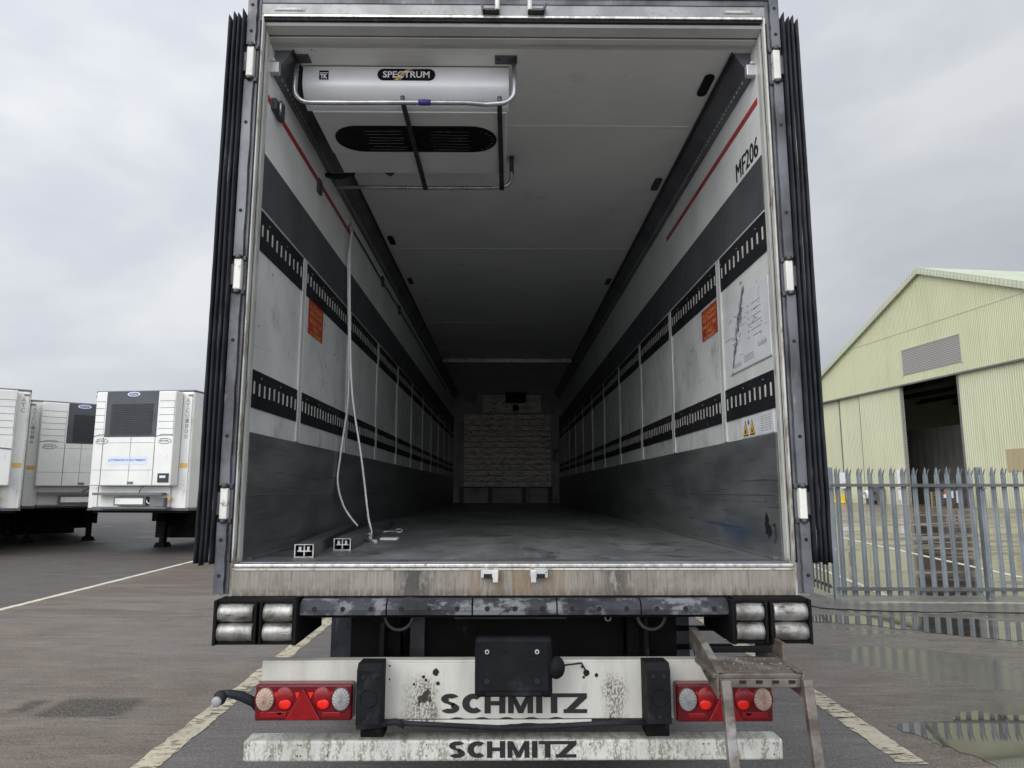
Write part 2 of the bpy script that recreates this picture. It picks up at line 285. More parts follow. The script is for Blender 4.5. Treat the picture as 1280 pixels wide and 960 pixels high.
# ------------------------------------------------------------------ mesh builder
OFF = {}
class MB:
    def __init__(s): s.v = []; s.f = []; s.mi = []; s.sm = []
    def add(s, vs, fs, m=0, sm=False):
        b = len(s.v); s.v += [Vector(p) for p in vs]
        for f in fs: s.f.append([i + b for i in f]); s.mi.append(m); s.sm.append(sm)
        return s
    def box(s, x0, x1, y0, y1, z0, z1, m=0):
        if x0 > x1: x0, x1 = x1, x0
        if y0 > y1: y0, y1 = y1, y0
        if z0 > z1: z0, z1 = z1, z0
        vs = [(x, y, z) for x in (x0, x1) for y in (y0, y1) for z in (z0, z1)]
        return s.add(vs, [(0, 1, 3, 2), (4, 6, 7, 5), (0, 4, 5, 1), (2, 3, 7, 6), (0, 2, 6, 4), (1, 5, 7, 3)], m)
    def prism(s, pts, vec, m=0, sm=False):
        n = len(pts); vec = Vector(vec); a = [Vector(p) for p in pts]
        vs = a + [p + vec for p in a]
        fs = [tuple(range(n))[::-1], tuple(range(n, 2 * n))]
        s.add(vs, fs, m, False)
        b = len(s.v) - 2 * n
        for i in range(n):
            j = (i + 1) % n; s.f.append([b + i, b + j, b + n + j, b + n + i]); s.mi.append(m); s.sm.append(sm)
        return s
    def tube(s, path, r, n=8, m=0, closed=False, cap=True):
        P = [Vector(p) for p in path]; k = len(P); vs = []; up = Vector((0, 0, 1)); prev = None
        for i in range(k):
            if closed: d = P[(i + 1) % k] - P[i - 1]
            else: d = P[min(i + 1, k - 1)] - P[max(i - 1, 0)]
            d.normalize()
            if prev is None:
                a = d.cross(up)
                if a.length < .1: a = d.cross(Vector((1, 0, 0)))
            else: a = prev - d * prev.dot(d)
            a.normalize(); prev = a; b = d.cross(a)
            rr = r[i] if isinstance(r, (list, tuple)) else r
            for j in range(n):
                t = 2 * math.pi * j / n; vs.append(P[i] + (a * math.cos(t) + b * math.sin(t)) * rr)
        fs = []
        for i in range(k if closed else k - 1):
            for j in range(n):
                i2 = (i + 1) % k; j2 = (j + 1) % n
                fs.append((i * n + j, i * n + j2, i2 * n + j2, i2 * n + j))
        s.add(vs, fs, m, True)
        if cap and not closed:
            b = len(s.v) - len(vs)
            s.f.append([b + j for j in range(n)][::-1]); s.mi.append(m); s.sm.append(False)
            s.f.append([b + (k - 1) * n + j for j in range(n)]); s.mi.append(m); s.sm.append(False)
        return s
    def cyl(s, p0, p1, r, n=20, m=0, r2=None):
        return s.tube([p0, p1], [r, r if r2 is None else r2], n, m)
    def ball(s, c, r, sx=1, sy=1, sz=1, m=0, n=14, k=8):
        vs = [(c[0], c[1], c[2] + r * sz)]
        for i in range(1, k):
            a = math.pi * i / k
            for j in range(n):
                t = 2 * math.pi * j / n
                vs.append((c[0] + r * sx * math.sin(a) * math.cos(t), c[1] + r * sy * math.sin(a) * math.sin(t), c[2] + r * sz * math.cos(a)))
        vs.append((c[0], c[1], c[2] - r * sz)); fs = []
        for j in range(n):
            fs.append((0, 1 + j, 1 + (j + 1) % n)); e = len(vs) - 1; b = 1 + (k - 2) * n
            fs.append((e, b + (j + 1) % n, b + j))
            for i in range(k - 2):
                fs.append((1 + i * n + j, 1 + (i + 1) * n + j, 1 + (i + 1) * n + (j + 1) % n, 1 + i * n + (j + 1) % n))
        return s.add(vs, fs, m, True)
    def plate(s, pts2, O, U, V, t, m=0):
        """thin flat polygon (pts in the U,V basis) of thickness t standing proud of its plane"""
        O, U, V = Vector(O), Vector(U), Vector(V); n = U.cross(V).normalized()
        return s.prism([O + U * a + V * b for a, b in pts2], n * t, m)
    def text(s, body, O, U, V, w, h, m=0, bold=0.0, t=.0015, skew=0.0):
        cu = bpy.data.curves.new('t', 'FONT'); cu.body = body; cu.offset = bold; cu.resolution_u = 3
        o = bpy.data.objects.new('t', cu); col.objects.link(o)
        me = bpy.data.meshes.new_from_object(o)
        bpy.data.objects.remove(o); bpy.data.curves.remove(cu)
        if not me.vertices: return s
        xs = [v.co.x for v in me.vertices]; ys = [v.co.y for v in me.vertices]
        x0, x1, y0, y1 = min(xs), max(xs), min(ys), max(ys)
        O, U, V = Vector(O), Vector(U).normalized(), Vector(V).normalized(); n = U.cross(V)
        vs = [O + U * ((v.co.x - x0) / (x1 - x0) * w + skew * (v.co.y - y0) / (y1 - y0)) + V * ((v.co.y - y0) / (y1 - y0) * h) + n * t for v in me.vertices]
        s.add(vs, [tuple(p.vertices) for p in me.polygons], m)
        bpy.data.meshes.remove(me); return s
    def schmitz(s, O, w, h, m=0, t=.001):
        """heavy block lettering, drawn as polygons in the XZ plane (unit height)"""
        def ring(cx, cy, rx, ry, a0, a1, th, n=14):
            o_ = [(cx + rx * math.cos(R(a0 + (a1 - a0) * i / n)), cy + ry * math.sin(R(a0 + (a1 - a0) * i / n))) for i in range(n + 1)]
            i_ = [(cx + (rx - th) * math.cos(R(a0 + (a1 - a0) * i / n)), cy + (ry - th * .86) * math.sin(R(a0 + (a1 - a0) * i / n))) for i in range(n + 1)]
            return [[o_[i], o_[i + 1], i_[i + 1], i_[i]] for i in range(n)]
        def rc(x0, x1, y0, y1): return [[(x0, y0), (x1, y0), (x1, y1), (x0, y1)]]
        P = []
        # S
        P += ring(.40, .735, .37, .265, 25, 250, .28); P += ring(.40, .265, .38, .265, -155, 75, .28); P += [[(.27, .50), (.50, .36), (.62, .50), (.33, .62)]]
        # C
        P += ring(1.36, .50, .47, .50, 48, 312, .30, 22)
        # H
        P += rc(1.80, 2.05, 0, 1) + rc(2.05, 2.40, .40, .62) + rc(2.40, 2.65, 0, 1)
        # M
        P += rc(2.76, 2.99, 0, 1) + rc(3.55, 3.78, 0, 1) + [[(2.99, 1), (3.27, .36), (3.27, .0), (3.17, .0), (2.99, .52)], [(3.55, 1), (3.55, .52), (3.37, .0), (3.27, .0), (3.27, .36)]] + rc(2.9901, 3.0, .52, 1)
        # I, T and Z sharing the top bar
        P += rc(3.90, 4.16, 0, 1) + rc(4.22, 5.98, .80, 1) + rc(4.50, 4.77, 0, .80)
        P += [[(5.62, .80), (5.98, .80), (5.98, .76), (5.48, .20), (5.13, .20)]] + rc(5.02, 5.98, 0, .20)
        O = Vector(O)
        for pl in P: s.prism([O + Vector((x / 5.98 * w, 0, y * h)) for x, y in pl], (0, -t, 0), m)
        return s
    def build(s, name, mats, parent=None, bevel=0, bseg=2, normals=True, kind=None, label=None, origin=None):
        off = OFF.get(parent.name, Vector((0, 0, 0))) if parent else Vector(origin or (0, 0, 0))
        me = bpy.data.meshes.new(name)
        me.from_pydata([tuple(v - off) for v in s.v], [], s.f)
        for mm in (mats if isinstance(mats, (list, tuple)) else [mats]): me.materials.append(M[mm] if isinstance(mm, str) else mm)
        for p, mi, sm in zip(me.polygons, s.mi, s.sm): p.material_index = mi; p.use_smooth = sm
        if normals:
            import bmesh
            bm = bmesh.new(); bm.from_mesh(me); bmesh.ops.recalc_face_normals(bm, faces=bm.faces); bm.to_mesh(me); bm.free()
        o = bpy.data.objects.new(name, me); col.objects.link(o)
        if parent: o.parent = parent; OFF[o.name] = off
        else: o.location = off; OFF[o.name] = off
        if bevel:
            b = o.modifiers.new('bevel', 'BEVEL'); b.width = bevel; b.segments = bseg; b.limit_method = 'ANGLE'; b.angle_limit = R(40)
        if kind: o['kind'] = kind
        if label: o['label'] = label
        return o

def thing(name, label, cat, loc=(0, 0, 0), group=None, rz=0, local=False):
    o = bpy.data.objects.new(name, None); col.objects.link(o); o.empty_display_size = .2
    o.location = loc; o.rotation_euler = (0, 0, rz); o['label'] = label; o['category'] = cat
    if group: o['group'] = group
    OFF[o.name] = Vector((0, 0, 0)) if local else Vector(loc)
    return o
def tag(o, label, cat, group=None):
    o['label'] = label; o['category'] = cat
    if group: o['group'] = group
    return o
def arc(c, r, a0, a1, n, ax, bx):
    c, ax, bx = Vector(c), Vector(ax), Vector(bx)
    return [c + ax * (r * math.cos(R(a0 + (a1 - a0) * i / n))) + bx * (r * math.sin(R(a0 + (a1 - a0) * i / n))) for i in range(n + 1)]

# ------------------------------------------------------------------ ground
def groundmat():
    g = G('yard_surface', glob=True)
    X, Y = g.x, g.y
    big = g.noise(.35, (1, 1, 1), 6, .6, .4); mid = g.noise(2.2, (.7, 1.5, 1), 6, .65); fine = g.noise(55, (1, 1, 1), 3, .6); grit = g.noise(160, (1, 1, 1), 2, .6)
    conc = g.mix(g.step(mid, .3, .7), (.178, .138, .104), (.098, .073, .054))
    conc = g.mix(g.math('MULTIPLY', g.step(big, .4, .7), .6), conc, (.18, .168, .157))
    asph = g.mix(g.step(mid, .3, .7), (.122, .112, .108), (.082, .075, .073))
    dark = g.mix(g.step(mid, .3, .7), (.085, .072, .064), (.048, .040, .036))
    wob = g.math('MULTIPLY', g.math('SUBTRACT', g.noise(1.2, (1, 1, 1), 4), .5), .25)
    bay = g.band(g.math('ADD', X, wob), -2.02, 2.42, .03)
    c = g.mix(bay, conc, asph)
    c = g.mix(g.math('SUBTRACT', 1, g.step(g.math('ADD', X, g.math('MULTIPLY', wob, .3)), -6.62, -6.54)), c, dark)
    under_shade = g.math('MULTIPLY', g.math('MULTIPLY', g.step(Y, 15.5, 18), g.math('SUBTRACT', 1, g.step(X, -7.2, -6.2))), g.step(g.noise(.5, (.4, 1.5, 1), 5, .6, 0, (2, 2, 9)), .3, .5)); c = g.mix(g.math('MULTIPLY', under_shade, .8), c, (.025, .024, .024))  # shade under the parked trailers painted into the dark ground colour
    # reddish brown mud bands between the bay lines far left
    mud = g.math('MULTIPLY', g.math('MULTIPLY', g.band(X, -6.4, -2.3, .3), g.band(Y, 9.0, 16, .4)), g.step(g.math('ADD', g.noise(.9, (.35, 2.6, 1), 6, .7, .3, (2, 3, 0)), g.math('MULTIPLY', g.step(Y, 9.5, 12.5), .14)), .50, .62))
    c = g.mix(g.math('MULTIPLY', mud, .8), c, (.085, .052, .034))
    st1 = g.noise(5, (.35, 3.2, 1), 7, .75, .3, (6, 0, 0)); c = g.mix(g.math('MULTIPLY', g.step(st1, .53, .63), .55), c, (.075, .062, .052)); st2 = g.noise(4, (.4, 2.6, 1), 7, .75, .3, (0, 6, 0)); c = g.mix(g.math('MULTIPLY', g.step(st2, .52, .66), .45), c, (.26, .23, .195)); st3 = g.noise(13, (.22, 2.4, 1), 7, .78, .2, (6, 9, 0)); c = g.mix(g.math('MULTIPLY', g.math('MULTIPLY', g.step(st3, .555, .60), g.math('SUBTRACT', 1, bay)), .75), c, (.05, .04, .034))
    beyond = g.step(g.math('ADD', Y, wob), 10.3, 10.5); rgt = g.step(X, 4.5, 4.8)
    far = g.mix(g.step(g.noise(.5, (.25, 2, 1), 6, .65, .3, (5, 1, 0)), .35, .65), (.27, .215, .155), (.12, .092, .07))
    c = g.mix(g.math('MULTIPLY', beyond, rgt), c, far)
    # blotchy black algae patches in the left foreground
    for (px, py, wx, wy) in ((-2.95, 5.36, .30, .22), (-3.42, 5.4, .07, .14), (-2.5, 4.9, .5, .25), (-4.4, 5.0, .3, .2)):
        m = g.math('MULTIPLY', g.band(X, px - wx, px + wx, .06), g.band(Y, py - wy, py + wy, .05))
        t = .36 if wx < .31 and px != -4.4 else .60
        c = g.mix(g.math('MULTIPLY', g.math('MULTIPLY', m, g.step(g.noise(9, (.8, 2.6, 1), 9, .85, 0, (px, 0, 0)), t + .06, t + .10)), .92), c, (.022, .017, .009))
    c = g.mix(g.math('MULTIPLY', g.step(g.noise(.8, (.4, 3, 1), 7, .75, 0, (1, 9, 0)), .60, .68), .5), c, (.06, .052, .045))
    # slab joints and cracks
    j = g.math('ADD', g.band(g.math('ADD', Y, g.math('MULTIPLY', wob, .12)), 8.96, 8.985, .008), g.band(g.math('ADD', Y, g.math('MULTIPLY', wob, .12)), 14.5, 14.54, .01), clamp=True)
    j = g.math('MULTIPLY', j, g.math('SUBTRACT', 1, bay))
    vn = g.N.new('ShaderNodeTexVoronoi'); vn.feature = 'DISTANCE_TO_EDGE'; vn.inputs['Scale'].default_value = .28
    dv = g.N.new('ShaderNodeVectorMath'); dv.operation = 'ADD'; nz = g.N.new('ShaderNodeTexNoise'); nz.inputs['Scale'].default_value = 1.3; nz.inputs['Detail'].default_value = 6
    g.L.new(g.co, nz.inputs['Vector']); sv_ = g.N.new('ShaderNodeVectorMath'); sv_.operation = 'SCALE'; sv_.inputs['Scale'].default_value = 1.1; g.L.new(nz.outputs['Color'], sv_.inputs[0])
    g.L.new(g.co, dv.inputs[0]); g.L.new(sv_.outputs[0], dv.inputs[1]); g.L.new(dv.outputs[0], vn.inputs['Vector'])
    crack = g.math('MULTIPLY', g.math('MULTIPLY', g.math('SUBTRACT', 1, g.step(vn.outputs['Distance'], .0005, .0025)), .5), g.step(g.noise(.6, (1, 1, 1), 3, .5, 0, (4, 4, 0)), .5, .6))
    jj = g.math('MAXIMUM', j, crack)
    c = g.mix(g.math('MULTIPLY', jj, .7), c, (.05, .045, .04))
    # aggregate
    c = g.mix(g.math('MULTIPLY', g.step(fine, .48, .64), .42), c, (.29, .265, .24))
    c = g.mix(g.math('MULTIPLY', g.step(g.noise(80, (1, 1, 1), 3, .6, 0, (5, 5, 5)), .52, .64), .6), c, (.035, .03, .028))
    c = g.mix(g.math('MULTIPLY', g.step(g.noise(17, (1, 1, 1), 5, .7, 0, (1, 5, 5)), .60, .70), .55), c, (.05, .043, .038))
    # damp and wet areas
    wetn = g.noise(.55, (.6, 1.6, 1), 7, .65, .5, (8, 2, 0))
    reg = g.math('MULTIPLY', g.step(X, 2.3, 3.6), g.step(Y, 3.6, 5))
    wet = g.math('MULTIPLY', g.step(g.math('ADD', wetn, g.math('MULTIPLY', reg, .16)), .56, .70), g.lerp(g.step(X, 1.5, 3), .7, 1))
    farwet = g.math('MULTIPLY', g.math('MULTIPLY', g.math('MULTIPLY', beyond, rgt), g.math('SUBTRACT', 1, g.step(g.math('ADD', Y, g.math('MULTIPLY', big, 14)), 36, 50))), g.step(g.noise(.16, (.5, 1.8, 1), 6, .6, .4, (3, 6, 0)), .40, .50))
    wet = g.math('MAXIMUM', wet, farwet)
    wc = g.N.new('ShaderNodeVectorMath'); wc.operation = 'SCALE'; g.L.new(c, wc.inputs[0]); wc.inputs['Scale'].default_value = .58
    c = g.mix(wet, c, wc.outputs[0])
    h = g.math('ADD', g.math('MULTIPLY', fine, .6), g.math('MULTIPLY', grit, .5)); h = g.math('SUBTRACT', h, g.math('MULTIPLY', jj, 1.5))
    bn = g.N.new('ShaderNodeBump'); bn.inputs['Distance'].default_value = .008; g.put(bn.inputs['Strength'], g.math('MULTIPLY', g.lerp(wet, .6, .03), g.math('SUBTRACT', 1, g.math('MULTIPLY', farwet, .97)))); g.put(bn.inputs['Height'], h)
    g.L.new(bn.outputs[0], g.b.inputs['Normal'])
    return g.fin(c, g.math('SUBTRACT', g.lerp(wet, .62, .13), g.math('MULTIPLY', farwet, .07)), 0.0, .5)
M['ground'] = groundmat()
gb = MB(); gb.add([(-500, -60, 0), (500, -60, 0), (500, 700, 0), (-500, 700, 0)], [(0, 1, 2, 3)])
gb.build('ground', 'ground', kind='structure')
def paintmat(name, c1, c2, thr):
    g = G(name, glob=True)
    c = g.mix(g.step(g.noise(3, (1, 1, 1)), .35, .7), c1, c2)
    c = g.mix(g.math('MULTIPLY', g.step(g.noise(26, (1, 2.5, 1), 5, .7), .50, .66), .6), c, (.2, .185, .15))
    g.fin(c, .6); g.bump(g.noise(55), .3, .005)
    a = g.math('SUBTRACT', 1, g.step(g.math('ADD', g.math('MULTIPLY', g.noise(9, (.8, 2.2, 1), 8, .8, .4, (2, 2, 0)), .75), g.math('MULTIPLY', g.noise(2.2, (1, 1, 1), 3, .5, 0, (3, 1, 0)), .25)), thr, thr + .04)); g.put(g.b.inputs['Alpha'], a)
    return g.m
M['paint'] = paintmat('worn_line_paint', (.56, .50, .37), (.42, .375, .28), .52)
M['paint_far'] = paintmat('line_paint', (.66, .62, .50), (.55, .51, .40), .66)
def strip(name, pts, w, mt, z=.004):
    b = MB(); P = [Vector((x, y, z)) for x, y in pts]; vs = []; n = len(P)
    Q = []
    for i in range(n - 1):
        k = max(1, int((P[i + 1] - P[i]).length / .04))
        for q in range(k): Q.append(P[i].lerp(P[i + 1], q / k))
    Q.append(P[-1])
    for i, p in enumerate(Q):
        d = (Q[min(i + 1, len(Q) - 1)] - Q[max(i - 1, 0)]).normalized(); s_ = Vector((-d.y, d.x, 0))
        for sgn in (-1, 1): vs.append(p + s_ * sgn * (w / 2 + .02 * noise.noise(Vector((p.x * 3, p.y * 5, sgn * 4))) + .014 * noise.noise(Vector((p.x * 9, p.y * 19, sgn * 4)))))
    b.add(vs, [(2 * i, 2 * i + 1, 2 * i + 3, 2 * i + 2) for i in range(len(Q) - 1)])
    return b.build(name, mt, kind='structure')
strip('bay_line', [(-2.00, 2.6), (-2.09, 9.0), (-2.2, 18)], .15, 'paint')
strip('bay_line', [(2.33, 4.25), (2.40, 9.0), (2.45, 17)], .16, 'paint')
strip('bay_line', [(-6.44, 7.0), (-6.52, 9.4), (-6.72, 15.6), (-7.0, 26)], .11, 'paint_far')
strip('yard_line', [(13.4, 28.6), (10.9, 23.4), (9.13, 12.7)][1:], .14, 'paint_far')
strip('yard_line', [(6.9, 17.5), (6.2, 14.26), (5.79, 11.7), (5.6, 10.6)], .12, 'paint_far')
# kerb-like concrete apron under the palisade fence and the puddles in front of it
def blob(name, pts, mt, z, jit=.06, seed=0, kind='structure', rim=0.0):
    P = [Vector((x, y, 0)) for x, y in pts]; Q = []
    for i in range(len(P)):
        a, b_ = P[i], P[(i + 1) % len(P)]; k = max(2, int((b_ - a).length / .05))
        for q in range(k): Q.append(a.lerp(b_, q / k))
    for q in Q:
        q.x += jit * 1.3 * noise.noise(Vector((q.x * 3.5, q.y * 3.5, seed))) + jit * .5 * noise.noise(Vector((q.x * 14, q.y * 14, seed + 2)))
        q.y += jit * noise.noise(Vector((q.x * 3.5, q.y * 3.5, seed + 7))) + jit * .5 * noise.noise(Vector((q.x * 14, q.y * 14, seed + 9))); q.z = z
    b = MB(); b.add(Q, [tuple(range(len(Q)))]); return b.build(name, mt, kind=kind)
g = G('puddle_water', glob=True)
M['water'] = g.fin(g.mix(g.step(g.noise(3, (.6, 1.5, 1), 6), .4, .65), (.075, .068, .06), (.05, .045, .04)), .025, 0.0, .9)
g.b.inputs['IOR'].default_value = 1.6
blob('puddle', [(3.6, 8.95), (4.1, 8.98), (4.75, 8.98), (5.3, 8.82), (6.1, 8.5), (7.2, 8.3), (8.5, 8.2), (8.5, 6.9), (6.6, 7.1), (5.5, 7.45), (4.9, 7.75), (4.4, 8.15), (3.9, 8.5), (3.6, 8.6)], 'water', .003, .14, 3)
blob('puddle', [(2.45, 4.95), (2.9, 5.0), (3.2, 5.15), (3.7, 5.15), (4.3, 5.3), (4.3, 4.0), (3.2, 3.6), (2.62, 3.9), (2.78, 4.35)], 'water', .003, .12, 12)
blob('puddle', [(4.75, 5.9), (5.6, 6.3), (6.5, 6.2), (6.2, 5.5), (5.0, 5.3), (4.2, 5.5)], 'water', .003, .14, 31)
g = G('apron_concrete', glob=True)
c_ = g.mix(g.step(g.noise(1.5, (1, 1, 1), 6), .3, .7), (.13, .125, .115), (.095, .092, .085)); c_ = g.mix(g.math('MULTIPLY', g.band(g.math('ADD', g.math('ADD', g.y, g.math('MULTIPLY', g.x, .04)), g.math('MULTIPLY', g.noise(1.6), .25)), 10.22, 10.34, .03), g.step(g.x, 4.9, 5.3)), c_, (.40, .36, .29))
g.bump(g.noise(60), .2, .004); M['apron'] = g.fin(c_, g.lerp(g.noise(2, (.6, 2, 1)), .12, .5))
blob('pavement', [(4.05, 10.5), (4.1, 9.5), (4.9, 9.28), (6.5, 9.12), (9, 8.95), (16, 8.6), (16, 10.2), (4.8, 10.6)], 'apron', .009, .10, 5)

# ------------------------------------------------------------------ THE TRAILER
CX = .045
T = thing('semi_trailer', 'empty box semi-trailer in the centre seen from behind with both rear doors folded open', 'trailer', (CX, 3.18, 0))
Y0 = 3.18; YF = 16.60; XL, XR = -1.200, 1.285; ZF, ZC = 1.225, 3.80
def mx_(s, x): return CX + s * x        # mirror about the trailer axis
# floor, roof, bulkhead
b = MB(); b.box(XL, XR, 3.335, YF, 1.15, ZF); b.build('floor', 'floor', T)
b = MB(); b.box(-1.255, 1.345, 3.345, YF + .1, ZC, ZC + .09)
ce = b.build('ceiling', 'ceiling', T)
for yy in (4.12, 6.4, 9.4):
    b = MB(); b.box(XL + .13, XR - .13, yy, yy + .035, ZC - .003, ZC); b.build('joint_strip', 'panel_clean', ce)
b = MB(); b.box(XL + .12, XR - .12, 12.1, 12.16, 3.735, ZC); b.build('ceiling_beam', 'tubealu', T, .005)
b = MB(); b.box(-1.255, 1.345, YF, YF + .08, 1.15, ZC)
bw = b.build('bulkhead', 'bulk', T)
g = G('bulkhead_slats'); n1 = g.noise(11, (.5, 1, 2.4), 8, .78); c_ = g.mix(g.step(n1, .46, .6), (.95, .87, .75), (.42, .37, .31))
n2 = g.noise(11, (1, 1, 1.6), 5, .7, loc=(3, 3, 3)); c_ = g.mix(g.step(n2, .60, .65), c_, (.06, .055, .05)); g.bump(n1, .5, .02); M['slats'] = g.fin(c_, .5)
b = MB()
for k in range(13):
    z0 = 1.60 + k * .131; b.box(-.955, 1.085, YF - .075, YF - .002, z0, z0 + .112)
b.build('slatted_guard', 'slats', bw, .01)
b = MB()
for xx in (-1.0, -.33, .45, 1.06): b.box(xx - .05, xx + .05, YF - .10, YF - .002, 1.23, 1.60)
b.box(-1.0, 1.1, YF - .09, YF - .003, 1.565, 1.60); b.build('guard_feet', 'band', bw, .006)
b = MB(); b.box(-.52, .86, YF - .03, YF - .002, 3.33, 3.76); b.build('air_return_panel', 'slats', bw, .01)
b = MB(); b.box(.02, .50, YF - .22, YF - .032, 3.56, 3.79); b.ball((.26, YF - .05, 3.46), .07, m=0); b.box(.19, .33, YF - .06, YF - .032, 3.37, 3.44); b.build('evaporator_outlet', 'black', bw, .01)

# side walls
STR = [4.07 + 1.235 * k for k in range(10)]
for s in (-1, 1):
    xi = XL if s < 0 else XR; xo = -1.255 if s < 0 else 1.345
    def X(d, xi=xi, s=s): return xi - s * d       # d metres proud of the wall, into the load space
    b = MB(); b.box(xi, xo, 3.294, YF, 1.15, ZC, 0)
    w = b.build('side_wall', 'panel', T)
    b = MB(); b.box(X(.004), xi, 3.296, YF - .11, 3.20, 3.79); b.build('upper_lining', 'panel_clean', w)
    b = MB(); b.box(X(.007), xi, 3.297, YF - .11, 2.912, 3.20); 
    b.build('grey_lining_band', 'band', w, .002)
    b = MB(); b.box(X(.009), xi, 3.297, YF - .11, 2.903, 2.911); b.build('trim_line', 'strip', w)
    yend = 5.33 if s > 0 else 5.22
    b = MB(); b.box(X(.006), X(.004), 3.31, yend, 3.482, 3.518); b.build('red_line', 'redline', w)
    if s < 0:
        b = MB(); b.tube([(X(.012), 5.2 + .6 * k, 3.545 + .006 * math.sin(k * 2.1)) for k in range(16)], .008, 6); b.build('wall_cable', 'darksteel', w)
        b = MB(); b.box(X(.03), xi, 3.36, 3.50, 3.47, 3.53); b.box(X(.045), X(.03), 3.40, 3.46, 3.455, 3.54, 0); b.tube(arc((X(.04), 3.43, 3.5), .035, 0, 360, 12, (0, 1, 0), (0, 0, 1)), .006, 6, 1)
        b.build('buckle', ['darksteel', 'steel'], w, .003)
        for (yy, zz) in ((4.25, 3.42), (6.6, 3.5), (7.7, 3.5)):
            b = MB(); b.box(X(.022), xi, yy, yy + .08, zz, zz + .09); b.build('wall_clip', 'darksteel', w, .004)
        b = MB(); b.tube(arc((X(.03), 5.15, 3.52), .028, 0, 360, 12, (0, 1, 0), (0, 0, 1)), .006, 6, 0); b.box(X(.02), xi, 5.12, 5.18, 3.53, 3.57); b.build('ring_bracket', 'steel', w)
    # lashing rails with slots, in segments between the cover strips
    for (z0, z1) in ((2.705, 2.900), (1.932, 2.113)):
        ys = [3.297] + STR + [YF - .12]
        for i in range(len(ys) - 1):
            a0 = ys[i] + (.036 if i else 0); a1 = ys[i + 1] - .036
            b = MB(); b.box(X(.006), xi, a0, a1, z0, z1, 0)
            zc = (z0 + z1) / 2 + .005; k = int((a1 - a0 - .02) / .0655); st = (a1 - a0) / max(k, 1)
            for q in range(k):
                yc = a0 + st * (q + .5)
                sh = random.uniform(-.004, .004); hh = .031 + random.uniform(-.002, .002)
                b.box(X(.0075), X(.006), yc - .009, yc + .009, zc - hh + sh, zc + hh + sh, 1)
                if q % 4 == 1: b.box(X(.0072), X(.006), yc + .02, yc + .028, zc + .055, zc + .06, 1)
            b.build('lashing_rail', ['rail', 'slot'], w)
    for yy in STR:
        b = MB(); b.box(X(.0080), xi, yy - .034, yy + .034, 1.818, 2.902)
        b.box(X(.0100), X(.0080), yy - .032, yy - .027, 1.818, 2.902); b.box(X(.0100), X(.0080), yy + .027, yy + .032, 1.818, 2.902)
        b.build('cover_strip', 'strip', w, .001)
    # scuff plate
    b = MB(); b.box(X(.011), xi, 3.297, YF - .11, ZF, 1.813); b.box(X(.0135), X(.011), 3.297, YF - .11, 1.518, 1.523, 1)
    b.box(X(.035), X(.011), 3.34, YF - .12, ZF + .001, ZF + .012, 0)
    b.build('scuff_plate', ['scuff', 'track'], w, .002)
    # cargo track in the corner
    b = MB(); pr = [(X(.0), 0, 3.655), (X(.022), 0, 3.655), (X(.030), 0, 3.70), (X(.085), 0, 3.785), (X(.10), 0, 3.7995), (X(.0), 0, 3.7995)]
    pr = [(p[0], 3.37, p[2]) for p in pr]; b.prism(pr, (0, YF - 3.37 - .02, 0), 0)
    for q in range(230):
        yc = 3.45 + q * .045; b.box(X(.0275), X(.026), yc - .009, yc + .009, 3.674, 3.692, 1)
    b.build('cargo_track', ['track', 'hole'], w)
    b = MB(); b.box(X(.105), X(.10), 3.36, YF - .02, 3.780, 3.7995); b.build('track_edge', 'rubber', w)
    b = MB(); b.box(X(.05), xi, 3.31, 3.345, 3.64, 3.70); b.box(X(.03), xi, 3.305, 3.42, 3.70, 3.715); b.build('track_end_cap', 'steel', w, .004)
    # stickers and notices
    U = (0, 1, 0) if s < 0 else (0, -1, 0)
    def P3(y, z, d=.0): return (X(.0155 + d) if False else X(.002 + d), y, z)
    if s > 0: ya, yb, z0, z1 = 4.12, 4.46, 2.50, 2.70
    else: ya, yb, z0, z1 = 4.20, 4.54, 2.50, 2.72
    z0, z1 = z0 + .0, z1 - .005
    b = MB(); b.box(X(.003), xi, ya, yb, z0 - .01, z1 - .01, 0)
    st_y = yb - .03 if s > 0 else ya + .03
    lines = ['& LOADING', 'RESTRAINT', 'MUST BE', 'USED', 'IN TRANSIT'] ; hh = (z1 - z0) / 6.2; LW = yb - ya - .06
    for q, t_ in enumerate(lines):
        ww = LW * (1, .97, 1, .5, .85)[q]; off = (LW - ww) / 2
        y_ = st_y - off if s > 0 else st_y + off
        b.text(t_, (X(.003), y_, z1 - .025 - hh * (q + 1) * 1.12 - (.008 if q > 1 else 0)), U, (0, 0, 1), ww, hh * .82, 1, .02, .0012)
    b.build('red_sticker', ['red', 'orange'], w, label='orange-red safety sticker with yellow lettering')
    if s > 0:
        b = MB(); [b.text('MF206', (X(.0048), 3.675 - k * .004, 3.222), (0, -1, 0), (0, 0, 1), .335, .105, 0, .0, .0008 + k * .0002) for k in range(3)]; b.build('fleet_number', 'blackpaint', w)
        b = MB(); b.box(X(.0025), xi, 3.315, 3.92, 2.19, 2.585, 0)
        rnd = random.Random(3)
        for q in range(6):      # tool drawing lines and small print
            zz = 2.50 - q * .034; b.box(X(.0032), X(.0025), 3.42, 3.42 + rnd.uniform(.12, .16), zz, zz + .004, 1)
            b.box(X(.0032), X(.0025), 3.60, 3.606 + .006, zz - .002, zz + .010, 1)
        for q in range(26):
            yy = rnd.uniform(3.62, 3.88); zz = rnd.uniform(2.26, 2.52); b.box(X(.0032), X(.0025), yy, yy + rnd.uniform(.01, .07), zz, zz + .0025, 1)
        for q in range(14):
            yy = rnd.uniform(3.35, 3.6); zz = rnd.uniform(2.30, 2.56); b.box(X(.0032), X(.0025), yy, yy + rnd.uniform(.005, .02), zz, zz + .006, 1)
